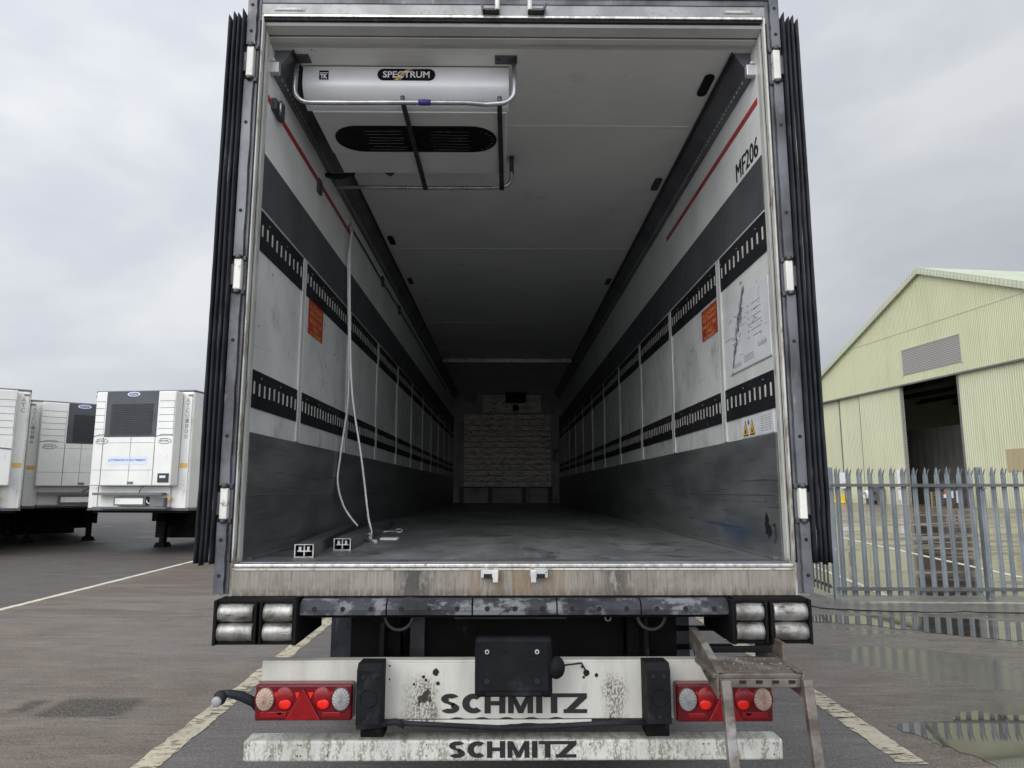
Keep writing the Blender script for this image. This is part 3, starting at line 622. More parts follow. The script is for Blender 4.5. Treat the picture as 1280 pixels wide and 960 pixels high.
        for q in range(4): b.box(X(.0032), X(.0025), 3.55, 3.70, 2.250 - q * .010, 2.253 - q * .010, 1)
        [b.box(X(.0034), X(.0025), 3.36 + q * .016, 3.371 + q * .016, 2.262, 2.262 + (.018, .028, .018, .02, .028, .018, .018, .03)[q], 2) for q in range(8)]
        [b.box(X(.0034), X(.0025), 3.74 + q * .016, 3.751 + q * .016, 2.212, 2.212 + (.028, .018, .018, .03, .018, .02, .018, .028)[q], 2) for q in range(8)]
        b.tube([(X(.003), 3.45, 2.36), (X(.003), 3.5, 2.42), (X(.003), 3.56, 2.40)], .001, 4, 1)
        b.box(X(.003), xi, 3.31, 3.93, 2.181, 2.186, 1)
        b.build('instruction_notice', ['label', 'greyprint', 'violet'], w)
        b = MB()                        # dark rub marks running down across the notice
        g_ = random.Random(5)
        for q in range(170):
            t_ = g_.random(); yy = 3.66 + t_ * .22 + g_.gauss(0, .006 + .022 * math.exp(-((t_ - .5) / .25) ** 2)); zz = 2.62 - t_ * .40 + g_.gauss(0, .01)
            l_ = g_.uniform(.004, .016); b.plate([(-.003, -l_), (.003, -l_), (.003, l_), (-.003, l_)], (X(.0036), yy, zz), (0, -1, .15), (0, -.4, 1), .0006)
        b.build('rub_mark', 'greyprint', w)
        b = MB(); b.box(X(.003), xi, 3.33, 3.79, 1.819, 1.926, 0)
        for yy in (3.725, 3.625):
            b.plate([(-.04, 0), (.04, 0), (0, .085)], (X(.003), yy, 1.826), (0, -1, 0), (0, 0, 1), .0008, 2)
            b.plate([(-.031, .006), (.031, .006), (0, .073)], (X(.0038), yy, 1.826), (0, -1, 0), (0, 0, 1), .0008, 1)
            b.plate([(-.010, .014), (.012, .012), (.004, .036), (-.006, .032)], (X(.0046), yy, 1.826), (0, -1, 0), (0, 0, 1), .0006, 2)
        b.plate([(.013 * math.cos(t), .013 * math.sin(t)) for t in [2 * math.pi * q / 16 for q in range(16)]], (X(.003), 3.675, 1.895), (0, -1, 0), (0, 0, 1), .001, 3)
        for q in range(7):
            for r_ in range(3): b.box(X(.0036), X(.003), 3.36 + r_ * .05, 3.395 + r_ * .05, 1.835 + q * .012, 1.838 + q * .012, 4)
        b.build('warning_label', ['label', 'yellow', 'blackpaint', 'blue', 'greyprint'], w)

# ceiling lamps
def oval(cx, cy, lx, ly, n=8):
    r = lx / 2; pts = []
    for i in range(n + 1): a = math.pi * i / n; pts.append((cx + r * math.cos(a), cy + ly / 2 - r + r * math.sin(a)))
    for i in range(n + 1): a = math.pi + math.pi * i / n; pts.append((cx + r * math.cos(a), cy - ly / 2 + r + r * math.sin(a)))
    return pts
for (xx, yy, mt_) in ((1.128, 3.66, 'black'), (1.128, 4.96, 'darksteel'), (-1.035, 6.18, 'black'), (-1.03, 7.45, 'darksteel'), (1.128, 7.45, 'darksteel')):
    b = MB(); b.prism([(x, y, ZC - .012) for x, y in oval(xx, yy, .055, .21)], (0, 0, .012)); b.build('ceiling_lamp', mt_, T, .003)

# portal frame
b = MB(); b.box(-1.225, 1.315, Y0, Y0 + .17, 3.865, 3.955, 0)
hd = b.build('header', 'frame_alu', T, .006)
b = MB(); b.box(-1.255, 1.345, Y0 - .01, Y0 + .17, 3.955, 3.985); b.box(-1.2, 1.29, Y0 - .004, Y0, 3.925, 3.955); b.build('header_cap', 'post', hd, .008)
b = MB(); b.box(-1.19, 1.275, Y0 - .006, Y0 + .01, 3.852, 3.865); b.build('header_bright_edge', 'alu_edge', hd, .002)
b = MB(); b.box(-1.19, 1.275, Y0 + .004, Y0 + .03, 3.838, 3.852); b.build('header_gasket', 'rubber', hd, .004)
# stepped, rounded lining underneath the header
prof = [(3.200, 3.865), (3.200, 3.832), (3.206, 3.824), (3.262, 3.812), (3.264, 3.822), (3.270, 3.822), (3.274, 3.806)] + [(3.274 + .05 * math.sin(R(a)) * 1.1, 3.8055 - .008 * math.sin(R(a * 2))) for a in (30, 60, 90)] + [(3.345, 3.799), (3.345, 3.865)]
b = MB(); b.prism([(-1.20, y, z) for y, z in prof], (2.48, 0, 0)); b.build('header_lining', 'lining', hd)
b = MB()
b.tube([(-1.2, 3.268, 3.813), (1.28, 3.268, 3.813)], .0035, 6); b.build('header_groove_seal', 'track', hd)
for xx in (-.069, .151):
    s = -1 if xx < 0 else 1
    b = MB(); b.box(xx - .04, xx + .04, Y0 - .035, Y0, 3.872, 3.886, 0); b.prism([(xx + s * .042, Y0 - .04, 3.872), (xx + s * .042, Y0, 3.872), (xx + s * .05, Y0, 3.905), (xx + s * .055, Y0 - .04, 3.91)], (-s * .012, 0, 0), 0)
    b.cyl((xx - s * .03, Y0 - .03, 3.875), (xx - s * .03, Y0 - .03, 3.945), .012, 12, 1)
    b.build('lock_keeper', ['darksteel', 'hinge'], hd, .003)
for xx in (-1.064, 1.158):
    b = MB(); b.box(xx - .075, xx + .075, Y0 - .003, Y0, 3.885, 3.905); b.box(xx - .062, xx + .062, Y0 - .0045, Y0 - .003, 3.889, 3.901, 1); b.build('drain_slot', ['frame_alu', 'frame'], hd, .002)
# posts
for s in (-1, 1):
    b = MB(); b.box(mx_(s, 1.300), mx_(s, 1.234), Y0 + .001, Y0 + .112, 1.085, 3.955)
    p = b.build('rear_post', 'frame', T, .005)
    # rubber/steel bolted facing
    b = MB()
    segs = [(1.10, 1.405), (1.565, 2.44), (2.62, 3.505), (3.69, 3.97)]
    for (a, c) in segs:
        n_ = 8; pts = []
        for q in range(n_ + 1): pts.append((mx_(s, 1.2625 + .002 * math.sin(q * 2.3 + s)), Y0 - .002, a + (c - a) * q / n_))
        for q in range(n_ + 1): pts.append((mx_(s, 1.306), Y0 - .002, c - (c - a) * q / n_))
        b.prism(pts, (0, -.022, 0), 0)
        k = max(2, int((c - a) / .30))
        for q in range(k):
            zz = a + (c - a) * (q + .5) / k; b.cyl((mx_(s, 1.284), Y0 - .0245, zz), (mx_(s, 1.284), Y0 - .026, zz), .0085, 12, 1)
    b.build('bolted_facing', ['post', 'slotdark'], p, .003)
    b = MB(); b.box(mx_(s, 1.262), mx_(s, 1.246), Y0 - .006, Y0, 1.10, 3.95); b.build('post_edge_strip', 'post', p, .002)
    b = MB(); b.tube([(mx_(s, 1.2455), Y0 - .004, 1.23 + q * .2) for q in range(14)], .004, 6); b.tube([(mx_(s, 1.2345), Y0 + .03, 1.23), (mx_(s, 1.2345), Y0 + .03, 3.85)], .003, 6); b.build('post_seal', 'rubber', p)
    b = MB(); b.box(mx_(s, 1.2445), mx_(s, 1.2355), Y0 - .003, Y0, 1.235, 3.86); b.build('post_inner_bead', 'frame', p, .0015)
    b = MB(); b.box(mx_(s, 1.234), mx_(s, 1.2315), Y0 + .055, Y0 + .075, 1.24, 3.80); b.build('jamb_rib', 'strip', p)
    for (z0, z1) in ((3.518, 3.672), (2.457, 2.603), (1.418, 1.553)):
        b = MB(); b.box(mx_(s, 1.296), mx_(s, 1.262), Y0 - .035, Y0 - .002, z0, z1, 0)
        b.box(mx_(s, 1.270), mx_(s, 1.248), Y0 - .018, Y0 - .004, z0 - .02, z0 + .004, 1); b.box(mx_(s, 1.270), mx_(s, 1.248), Y0 - .018, Y0 - .004, z1 - .004, z1 + .02, 1)
        b.cyl((mx_(s, 1.279), Y0 - .03, z1), (mx_(s, 1.279), Y0 - .03, z1 + .022), .014, 12, 1); b.cyl((mx_(s, 1.279), Y0 - .03, z0 - .018), (mx_(s, 1.279), Y0 - .03, z0), .014, 12, 1)
        b.build('hinge', ['hinge', 'darksteel'], p, .005)
    # door folded back along the side
    b = MB(); b.box(mx_(s, 1.315), mx_(s, 1.378), Y0 - .02, Y0 + 1.24, 1.235, 3.835, 0)
    d = b.build('rear_door', 'bodywhite', T, .006)
    b = MB()
    nx = 4
    for i in range(nx):
        xa = 1.308 + i * .0225; n_ = 40; top = 3.845 - .012 * (i % 2) - .006 * i; bot = 1.228 + .006 * math.sin(i * 2.2)
        vs = []
        for q in range(n_ + 1):
            z = bot + (top - bot) * q / n_
            wv = .0035 * noise.noise(Vector((i * 7.3, z * 2.2, s * 3))) + .0015 * noise.noise(Vector((i * 2.3, z * 9, s * 5))) + (.004 * noise.noise(Vector((i * 3.3, z * 7, s))) if z < 1.6 else 0)
            pk = .012 if q == n_ else 0
            vs += [(mx_(s, xa + wv), Y0 - .018, z), (mx_(s, xa + .005 + wv), Y0 - .038 - .006 * (i == 0), z + (.010 if q == n_ else 0)), (mx_(s, xa + .0115 + wv), Y0 - .046 - .006 * (i == 0), z + (.018 if q == n_ else 0)), (mx_(s, xa + .018 + wv), Y0 - .036, z + (.008 if q == n_ else 0)), (mx_(s, xa + .0225 + wv), Y0 - .018, z)]
        fs = []
        for q in range(n_):
            for j in range(4): fs.append((q * 5 + j, q * 5 + j + 1, q * 5 + j + 6, q * 5 + j + 5))
            fs.append((q * 5 + 4, q * 5, q * 5 + 5, q * 5 + 9))
        fs += [(0, 1, 2, 3, 4), (n_ * 5, n_ * 5 + 1, n_ * 5 + 2, n_ * 5 + 3, n_ * 5 + 4)]
        b.add(vs, fs, 0, True)
    b.build('door_gasket', 'rubber', d)
    for zz in (3.595, 2.53, 1.485):
        b = MB(); b.box(mx_(s, 1.296), mx_(s, 1.322), Y0 - .03, Y0 - .015, zz - .05, zz + .05); b.build('hinge_leaf', 'darksteel', d, .003)
# sill
b = MB(); b.box(-1.225, 1.315, Y0 + .002, Y0 + .155, 1.086, 1.208)
si = b.build('sill', 'sill', T, .004)
b = MB(); b.box(-1.187, 1.277, Y0 - .004, Y0 + .045, 1.208, 1.2235)
n_ = 60
b.build('sill_bright_edge', 'alu_edge', si, .004)
b = MB(); b.box(-1.185, 1.275, Y0 - .002, Y0 + .0015, 1.196, 1.205); b.build('sill_bead', 'frame', si, .0015)
b = MB(); b.box(-1.186, 1.276, Y0 + .046, Y0 + .155, 1.208, 1.2285); b.build('threshold_plate', 'track', si, .003)
for xx in (-.064, .151):
    s = 1 if xx > 0 else -1
    b = MB(); b.box(xx - .038, xx + .038, Y0 - .028, Y0 + .002, 1.168, 1.200, 0); b.box(xx - s * .036, xx - s * .014, Y0 - .045, Y0 - .027, 1.150, 1.196, 0)
    b.box(xx - .018 + s * .008, xx + .018 + s * .008, Y0 - .0295, Y0 - .028, 1.166, 1.184, 1); b.build('lock_keeper', ['steel', 'slotdark'], si, .006)
# rubber bumper strips
xs = [-.868, -.500, -.136, .224, .582, .958]
for i in range(5):
    x0, x1 = xs[i] + .003, xs[i + 1] - .003
    pr = [(x0, 3.155, 1.083), (x0, 3.125, 1.083), (x0, 3.100, 1.070), (x0, 3.092, 1.043), (x0, 3.095, 1.021), (x0, 3.155, 1.014)]
    b = MB(); b.prism(pr, (x1 - x0, 0, 0), 0)
    for q in range(3):
        xc = x0 + (x1 - x0) * (.17 + .33 * q); b.cyl((xc, 3.0935, 1.047), (xc, 3.090, 1.047), .0105, 14, 1)
    b.build('dock_buffer_strip', ['rubber_grey', 'slotdark'], T, .004)
# rear crossmember holding them
b = MB(); b.box(-1.22, 1.31, 3.157, 3.30, 1.00, 1.084); b.build('rear_crossmember', 'chassis', T, .004)
# roller blocks
for s in (-1, 1):
    xo, xi_ = (-1.216, -.868) if s < 0 else (1.296, .958)
    b = MB(); x0, x1 = min(xo, xi_), max(xo, xi_)
    b.box(x0, x1, 3.08, 3.16, 1.072, 1.088); b.box(x0, x1, 3.08, 3.16, .905, .917)
    b.box(x0, x0 + .014, 3.06, 3.20, .905, 1.088); b.box(x1 - .014, x1, 3.06, 3.20, .905, 1.088)
    xm = (x0 + x1) / 2 - s * .012
    for dx in (-.017, .006): b.box(xm + dx, xm + dx + .012, 3.06, 3.19, .91, 1.08)
    b.box(xi_ - .002, xi_ + s * .022, 3.07, 3.5, .905, 1.088)
    b.box(x0 + .01, x1 - .01, 3.20, 3.215, .905, 1.088)
    rb = b.build('roller_bumper', 'chassis', T, .004)
    for (ra, rbb) in ((x0 + .018, xm - .022), (xm + .022, x1 - .018)):
        if s < 0 and ra < xm: pass
        for zz in (1.034, .955):
            n_ = 8; path = [(ra + (rbb - ra) * q / n_, 3.095, zz) for q in range(n_ + 1)]
            rad = [.036 + .003 * math.sin(math.pi * q / n_) if 0 < q < n_ else .0385 for q in range(n_ + 1)]
            b = MB(); b.tube(path, rad, 28); b.build('roller', 'roller', rb)
# light panel
b = MB(); b.box(-1.035, 1.13, 3.165, 3.18, .585, .812, 0); b.box(-1.035, 1.13, 3.165, 3.23, .812, .822, 0)
lp = b.build('light_panel', 'lightpanel', T, .002)
# torn lower flange of the panel
pts = []; rr = random.Random(9)
for q in range(41): pts.append((-.43 + .80 * q / 40, .583))
low = []
for q in range(41):
    t_ = q / 40; low.append((-.43 + .80 * t_, .570 - .022 * math.sin(math.pi * min(1, t_ * 1.6)) * (1 - t_ * .6) + rr.uniform(-.002, .002)))
b = MB(); b.prism([(x, 3.163, z) for x, z in pts] + [(x, 3.160, z) for x, z in reversed(low)], (0, -.004, 0)); b.build('lower_flange', 'lightpanel', lp)
b = MB(); b.schmitz((-.272, 3.1640, .607), .625, .080); b.build('maker_name', 'blackpaint', lp)
b = MB()
for q in range(5):      # tops of the covered second print line
    xc = -.20 + q * .105; pts_ = [(xc - .030 + .006 * k, .586 + .006 * math.sin(math.pi * k / 10)) for k in range(11)]
    b.prism([(x, 3.1632, z) for x, z in pts_] + [(xc + .03, 3.1632, .583), (xc - .03, 3.1632, .583)], (0, -.0005, 0))
b.build('torn_print', 'blackpaint', lp)
b = MB()
for (xx, zz, r_) in ((-.293, .775, .014), (.352, .770, .014), (-.345, .755, .007), (-.335, .742, .006), (.335, .795, .006), (.34, .752, .006), (.395, .760, .008), (-.385, .725, .005), (-.49, .80, .004), (-.49, .745, .004), (-.283, .728, .008)):
    b.prism([(xx + r_ * math.cos(t) * random.uniform(.85, 1.1), 3.1645, zz + r_ * math.sin(t) * random.uniform(.85, 1.2)) for t in [2 * math.pi * q / 14 for q in range(14)]], (0, -.001, 0))
b.build('cable_holes', 'slotdark', lp)
b = MB(); b.tube([(-.47, 3.14, .585), (-.40, 3.13, .578), (-.2, 3.15, .562), (0, 3.15, .552), (.2, 3.15, .558), (.4, 3.14, .572), (.62, 3.15, .573)], .011, 8); b.tube([(-.62, 3.15, .56), (-.45, 3.12, .588), (-.42, 3.13, .57)], .014, 8)
b.tube([(.21, 3.1, .79), (.26, 3.13, .81), (.33, 3.15, .813), (.352, 3.155, .775)], .004, 6); b.build('cable_loom', 'rubber', lp)
# tail lights
def tail(s, x0, x1, z0, z1):
    b = MB(); W_ = x1 - x0; H_ = z1 - z0
    b.box(x0, x1, 3.098, 3.163, z0, z1, 0)
    body = b.build('tail_light', 'lens_red_deep', T, .010, 3)
    yf = 3.098
    def U(u): return x0 + W_ * u if s < 0 else x1 - W_ * u
    for u, mt in ((.105, 'lens_clear'), (.885, 'lens_clear')):
        b = MB(); nn = 36; cx_, cz_ = U(u), z0 + H_ * .60; rings = ((1.0, .0), (.93, .012), (.6, .017), (.25, .019)); vs = []
        for (rr_, dy) in rings:
            for j in range(nn):
                a_ = 2 * math.pi * j / nn; w_ = .0022 if (j % 2 and rr_ < .95) else 0
                vs.append((cx_ + .0385 * rr_ * math.cos(a_), yf + .002 - dy + w_, cz_ + .046 * rr_ * math.sin(a_)))
        vs.append((cx_, yf - .0175, cz_)); fs = [(i * nn + j, i * nn + (j + 1) % nn, (i + 1) * nn + (j + 1) % nn, (i + 1) * nn + j) for i in range(3) for j in range(nn)] + [(3 * nn + j, 3 * nn + (j + 1) % nn, 4 * nn) for j in range(nn)]
        b.add(vs, fs, 0, False); cl_ = b.build('clear_lens', 'lens_grey' if u > .5 else 'lens_clear', body)
        b = MB(); b.tube([(cx_ + .041 * math.cos(R(q * 15)), yf - .001, cz_ + .049 * math.sin(R(q * 15))) for q in range(24)], .0035, 6, closed=True); b.build('lens_ring', 'lens_red_deep', cl_)
    for u in (.30, .69):
        b = MB(); b.ball((U(u), yf + .004, z0 + H_ * .60), .050, .82, .28, 1.0, 0, 22, 12); br = b.build('red_lens', 'lens_red', body)
        b = MB(); b.ball((U(u + .015), yf - .0085, z0 + H_ * .47), .024, 1.05, .12, .80, 0, 18, 8); b.build('bulb_glow_patch', 'lens_red_lit', body)  # bulb glow put in as a brighter red patch on the lens
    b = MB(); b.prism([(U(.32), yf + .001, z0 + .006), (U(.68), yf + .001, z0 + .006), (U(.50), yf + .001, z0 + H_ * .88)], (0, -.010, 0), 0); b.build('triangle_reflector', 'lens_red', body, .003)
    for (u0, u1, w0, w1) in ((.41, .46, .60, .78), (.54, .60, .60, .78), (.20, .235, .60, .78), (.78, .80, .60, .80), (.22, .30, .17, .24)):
        b = MB(); b.prism([(U(u0), yf + .001, z0 + H_ * w1), (U(u1), yf + .001, z0 + H_ * w1), (U((u0 + u1) / 2), yf + .001, z0 + H_ * w0)], (0, -.004, 0)); b.build('lens_glint', 'lens_red_lit', body)
    b = MB(); b.box(min(U(.06), U(.33)), max(U(.06), U(.33)), yf - .003, yf + .001, z0 + H_ * .10, z0 + H_ * .26); b.build('lower_lens', 'lens_red', body, .002)
    b = MB(); b.box(min(U(.70), U(.88)), max(U(.70), U(.88)), yf - .003, yf + .001, z0 + H_ * .12, z0 + H_ * .24); b.build('lower_lens', 'lens_red', body, .002)
    return body
tail(-1, -1.036, -.632, .598, .744)
tail(1, .720, 1.124, .588, .740)
# rubber buffers on the panel
for s, x0, x1 in ((-1, -.604, -.506), (1, .586, .684)):
    b = MB(); xa, xb = (x0, x1)
    b.prism([(xa, 3.163, .820), (xb, 3.163, .820), (xb - .004, 3.06, .800), (xa + .010, 3.04, .795)] if False else [(xa, 3.163, .585), (xa, 3.163, .832), (xa, 3.06, .836), (xa, 3.035, .812), (xa, 3.035, .602)], (xb - xa, 0, 0), 0)
    xc = (xa + xb) / 2 + (-.0 if s < 0 else .0)
    for (dx, zz) in ((-.022, .786), (.022, .786), (.002, .628)): b.cyl((xc + dx, 3.034, zz), (xc + dx, 3.031, zz), .0085, 14, 1)
    b.tube(arc((xc, 3.034, .706), .034, 0, 360, 28, (1, 0, 0), (0, 0, 1)), .0035, 6, 0)
    b.build('rubber_buffer', ['buffer', 'slotdark'], T, .010, 3)
# number plate holder
b = MB(); b.box(-.120, .196, 3.00, 3.06, 0.714, 0.947, 0)
npb = b.build('plate_holder', 'black', T, .016, 3)
b = MB(); b.box(-.102, .178, 2.994, 3.0, 0.742, 0.927, 0); b.box(-.076, .150, 2.988, 3.0, 0.726, 0.740, 0); b.box(-.02, .02, 2.9925, 2.9935, 0.892, 0.914, 0); b.build('plate_base', 'buffer', npb, .004)
for xx in (-.070, .133):
    b = MB(); b.cyl((xx, 2.993, .895), (xx, 2.986, .895), .009, 14, 0); b.cyl((xx, 2.986, .895), (xx, 2.9845, .895), .005, 8, 1); b.build('screw', ['steel', 'slotdark'], npb)
    b = MB(); b.cyl((xx, 2.9935, .780), (xx, 2.990, .780), .012, 14, 0); b.build('screw_recess', 'slotdark', npb)
b = MB(); b.ball((.212, 3.03, .825), .045, .85, 1.0, 1.0, 0, 20, 12); b.build('plate_lamp', 'buffer', npb)
b = MB(); b.box(-.04, .12, 3.06, 3.164, .73, .815); b.build('holder_bracket', 'chassis', npb)
# under-run bar
b = MB(); b.box(-1.098, 1.183, 3.165, 3.27, .415, .5, 0)
ub = b.build('underrun_bar', 'bar', T, .010, 3)
b = MB(); b.schmitz((-.235, 3.1640, .430), .540, .066); b.build('maker_name', 'blackpaint', ub)
b = MB()
for xx in (-1.075, -.98, -.87, -.855, -.73, -.74, -.29, .36, -.275, .84, .865, .96, 1.145, 1.145, -.33):
    for zz in (.44, .482):
        if random.random() < .8: b.cyl((xx + random.uniform(-.004, .004), 3.1645, zz), (xx, 3.1635, zz), .0032, 8)
b.build('rivet_holes', 'slotdark', ub)
for xx in (-.565, .66):
    b = MB(); b.box(xx - .05, xx + .05, 3.20, 3.30, .50, .62); b.build('bar_bracket', 'chassis', ub, .004)
# marker lamp on its arm
b = MB(); b.tube([(-1.02, 3.17, .60), (-1.05, 3.13, .665), (-1.09, 3.09, .700), (-1.13, 3.07, .715), (-1.165, 3.07, .712)], [.016, .020, .020, .016, .018], 12); b.ball((-1.165, 3.055, .703), .030, .9, .7, 1.0)
ml = b.build('outline_lamp', 'rubber', T)
b = MB(); b.ball((-1.170, 3.034, .693), .021, 1, .5, 1); b.build('lamp_lens', 'lens_grey', ml)
# chassis under the body
b = MB()
for xx in (-.55, .64):
    b.box(xx - .01, xx + .01, 3.3, 14.5, .78, 1.14); b.box(xx - .07, xx + .07, 3.3, 14.5, .76, .78); b.box(xx - .07, xx + .07, 3.3, 14.5, 1.13, 1.149)
for k in range(11): b.box(-.54, .63, 3.9 + k * 1.0, 3.96 + k * 1.0, .85, 1.10)
b.box(-1.23, 1.32, 3.31, YF, 1.105, 1.148)
b.build('chassis_frame', 'chassis', T)
b = MB(); b.box(-.49, .58, 3.55, 3.58, .60, 1.10); b.box(-.45, -.38, 3.50, 3.55, .70, .93, 1); b.prism([(-.45, 3.50, .93), (-.38, 3.50, .93), (-.38, 3.50, .985)], (0, .05, 0), 1); b.box(-.24, .30, 3.52, 3.55, .93, .96, 1)
b.tube(arc((.50, 3.52, .935), .014, 0, 360, 14, (1, 0, 0), (0, 0, 1)), .004, 6, 2); b.build('rear_valance', ['chassis', 'darksteel', 'steel'], T, .003)
for s, xc in ((-1, -.60), (1, .69)):
    b = MB(); b.box(xc - .115, xc + .115, 3.42, 3.46, .60, 1.10, 0); b.build('bracket_plate', 'chassis', T, .003)
    b = MB(); xr = -.475 if s < 0 else .665; b.tube(arc((xr, 3.30, .985), .062, 180, 360, 16, (1, 0, 0), (0, 0, 1)), .009, 8); b.build('lashing_ring', 'darksteel', T)
# wheels
def wheel(xc, yc, parent, rad=.5, wd=.37):
    b = MB(); pr = [(.62, -.5), (.93, -.5), (1.0, -.40), (1.0, .40), (.93, .5), (.62, .5), (.60, 0)]
    n = 36; vs = []
    for i in range(n):
        t = 2 * math.pi * i / n
        for (r_, a) in pr: vs.append((xc + a * wd, yc + rad * r_ * math.cos(t), rad + rad * r_ * math.sin(t)))
    k = len(pr); fs = [(i * k + j, i * k + (j + 1) % k, ((i + 1) % n) * k + (j + 1) % k, ((i + 1) % n) * k + j) for i in range(n) for j in range(k)]
    b.add(vs, fs, 0, True); w_ = b.build('tyre', 'tyre', parent)
    b = MB(); b.cyl((xc - wd * .25, yc, rad), (xc + wd * .25, yc, rad), rad * .60, 24, 0); b.cyl((xc - wd * .42, yc, rad), (xc + wd * .42, yc, rad), rad * .24, 16, 0); b.build('rim', 'rim', w_)
for yy in (5.95, 7.26, 8.57):
    for s in (-1, 1): wheel(mx_(s, 1.07), yy, T)
    b = MB(); b.cyl((-1.0, yy, .5), (1.09, yy, .5), .07, 16); b.box(-.6, .69, yy - .1, yy + .1, .58, .8); b.build('axle', 'chassis', T)
for s in (-1, 1):
    b = MB(); b.box(mx_(s, .86), mx_(s, 1.27), 5.20, 5.215, .22, .98); b.build('mud_flap', 'rubber', T)
    b = MB(); b.tube([(mx_(s, 1.07), 5.95 + .62 * math.cos(R(a)), .5 + .58 * math.sin(R(a))) for a in (0, 30, 60, 90, 120, 150, 180)], .02, 6); b.build('mudguard_bar', 'chassis', T)
b = MB(); b.box(-.86, .95, 5.0, 5.03, .35, 1.1); b.build('spray_screen', 'chassis', T)
b = MB(); b.cyl((-.35, 4.6, .72), (.44, 4.6, .72), .14, 20); b.build('air_tank', 'chassis', T, .01)
for s in (-1, 1):
    b = MB(); b.box(mx_(s, .62), mx_(s, .74), 13.0, 13.12, .05, 1.1); b.box(mx_(s, .55), mx_(s, .81), 12.93, 13.19, .0, .05); b.build('landing_leg', 'chassis', T)

# evaporator unit hanging under the ceiling
b = MB()
prof = [(3.50, 3.795), (3.4985, 3.75), (3.4985, 3.70), (3.502, 3.685), (3.508, 3.672), (3.518, 3.658), (3.531, 3.644), (3.547, 3.631), (3.565, 3.621), (3.585, 3.612), (3.60, 3.608), (3.62, 3.605), (3.6201, 3.605), (3.62, 3.795)]
b.prism([(-1.085, y, z) for y, z in prof], (1.105, 0, 0), 0, True)
ev = b.build('evaporator', 'alucover', T, .003)
b = MB(); b.box(-1.06, .010, 3.62, 4.10, 3.600, 3.7995); b.build('underside_panel', 'evapunder', ev, .004)
b = MB(); b.box(-1.055, .008, 4.105, 4.38, 3.603, 3.7995); b.build('rear_panel', 'evapunder', ev, .004)
b = MB(); b.box(-1.07, .015, 3.50, 3.62, 3.7955, 3.7995); b.build('top_shadow_strip', 'rubber', ev)  # dark strip standing in for the shaded gap above the cover
# fan grille
def ovalx(cx, cy, lx, ly, n=12):
    r = ly / 2; return [(cx + lx / 2 - r + r * math.cos(-math.pi / 2 + math.pi * i / n), cy + r * math.sin(-math.pi / 2 + math.pi * i / n)) for i in range(n + 1)] + [(cx - lx / 2 + r + r * math.cos(math.pi / 2 + math.pi * i / n), cy + r * math.sin(math.pi / 2 + math.pi * i / n)) for i in range(n + 1)]
b = MB(); b.prism([(x, y, 3.592) for x, y in ovalx(-.525, 3.915, .95, .30)], (0, 0, .008), 0)
rr = random.Random(4)
for (c0, c1) in ((-.80, -.60), (-.43, -.22)):
    for q in range(7):
        yy = 3.81 + q * .036; a_ = rr.uniform(-.008, .008)
        b.add([(c0 + rr.uniform(-.03, .02), yy, 3.5905), (c1 + rr.uniform(-.02, .03), yy + a_, 3.5905), (c1, yy + .007 + a_, 3.5905), (c0, yy + .006, 3.5905)], [(0, 1, 2, 3)], 1)
for q in range(9): 
    a_ = R(-60 + q * 15); b.add([(-.20 + .115 * math.cos(a_), 3.915 + .115 * math.sin(a_), 3.5905), (-.20 + .135 * math.cos(a_), 3.915 + .135 * math.sin(a_), 3.5905), (-.20 + .135 * math.cos(a_ + .05), 3.915 + .135 * math.sin(a_ + .05), 3.5905), (-.20 + .115 * math.cos(a_ + .05), 3.915 + .115 * math.sin(a_ + .05), 3.5905)], [(0, 1, 2, 3)], 1)
b.build('fan_grille', ['black', 'tubealu'], ev)
# badges
Yb = 3.4975
b = MB(); rx = .033
pts = [( -.375 - rx + rx * math.cos(t), 3.747 + rx * math.sin(t)) for t in [-math.pi / 2 + math.pi * i / 10 for i in range(11)]] + [(-.685 + rx + rx * math.cos(t), 3.747 + rx * math.sin(t)) for t in [math.pi / 2 + math.pi * i / 10 for i in range(11)]]
b.prism([(x, Yb, z) for x, z in pts], (0, -.003, 0), 0)
for q, mi in enumerate((2, 3, 4, 5)):
    def bow(u, q=q): return (-.598 + q * .010 + .07 * u - (.03 - q * .008) * (1 - u) * 0, 3.714 + .066 * (u ** .7))
    pp = [bow(i / 5) for i in range(6)]
    b.prism([(x, Yb - .003, z) for x, z in pp] + [(x + .009, Yb - .003, z) for x, z in reversed(pp)], (0, -.0006, 0), mi)
b.text('SPECTRUM', (-.655, Yb - .0037, 3.728), (1, 0, 0), (0, 0, 1), .25, .038, 1, .02, .0005)
b.build('name_badge', ['black', 'white', 'rb_red', 'rb_yellow', 'rb_green', 'rb_pink'], ev)
b = MB(); b.box(-1.000, -.942, Yb - .001, Yb, 3.712, 3.772, 1); b.box(-.996, -.946, Yb - .002, Yb - .001, 3.716, 3.768, 0); b.box(-.992, -.950, Yb - .0025, Yb - .002, 3.752, 3.757, 1)
b.text('TK', (-.991, Yb - .0025, 3.722), (1, 0, 0), (0, 0, 1), .040, .026, 1, .05, .0005); b.build('maker_badge', ['black', 'white'], ev)
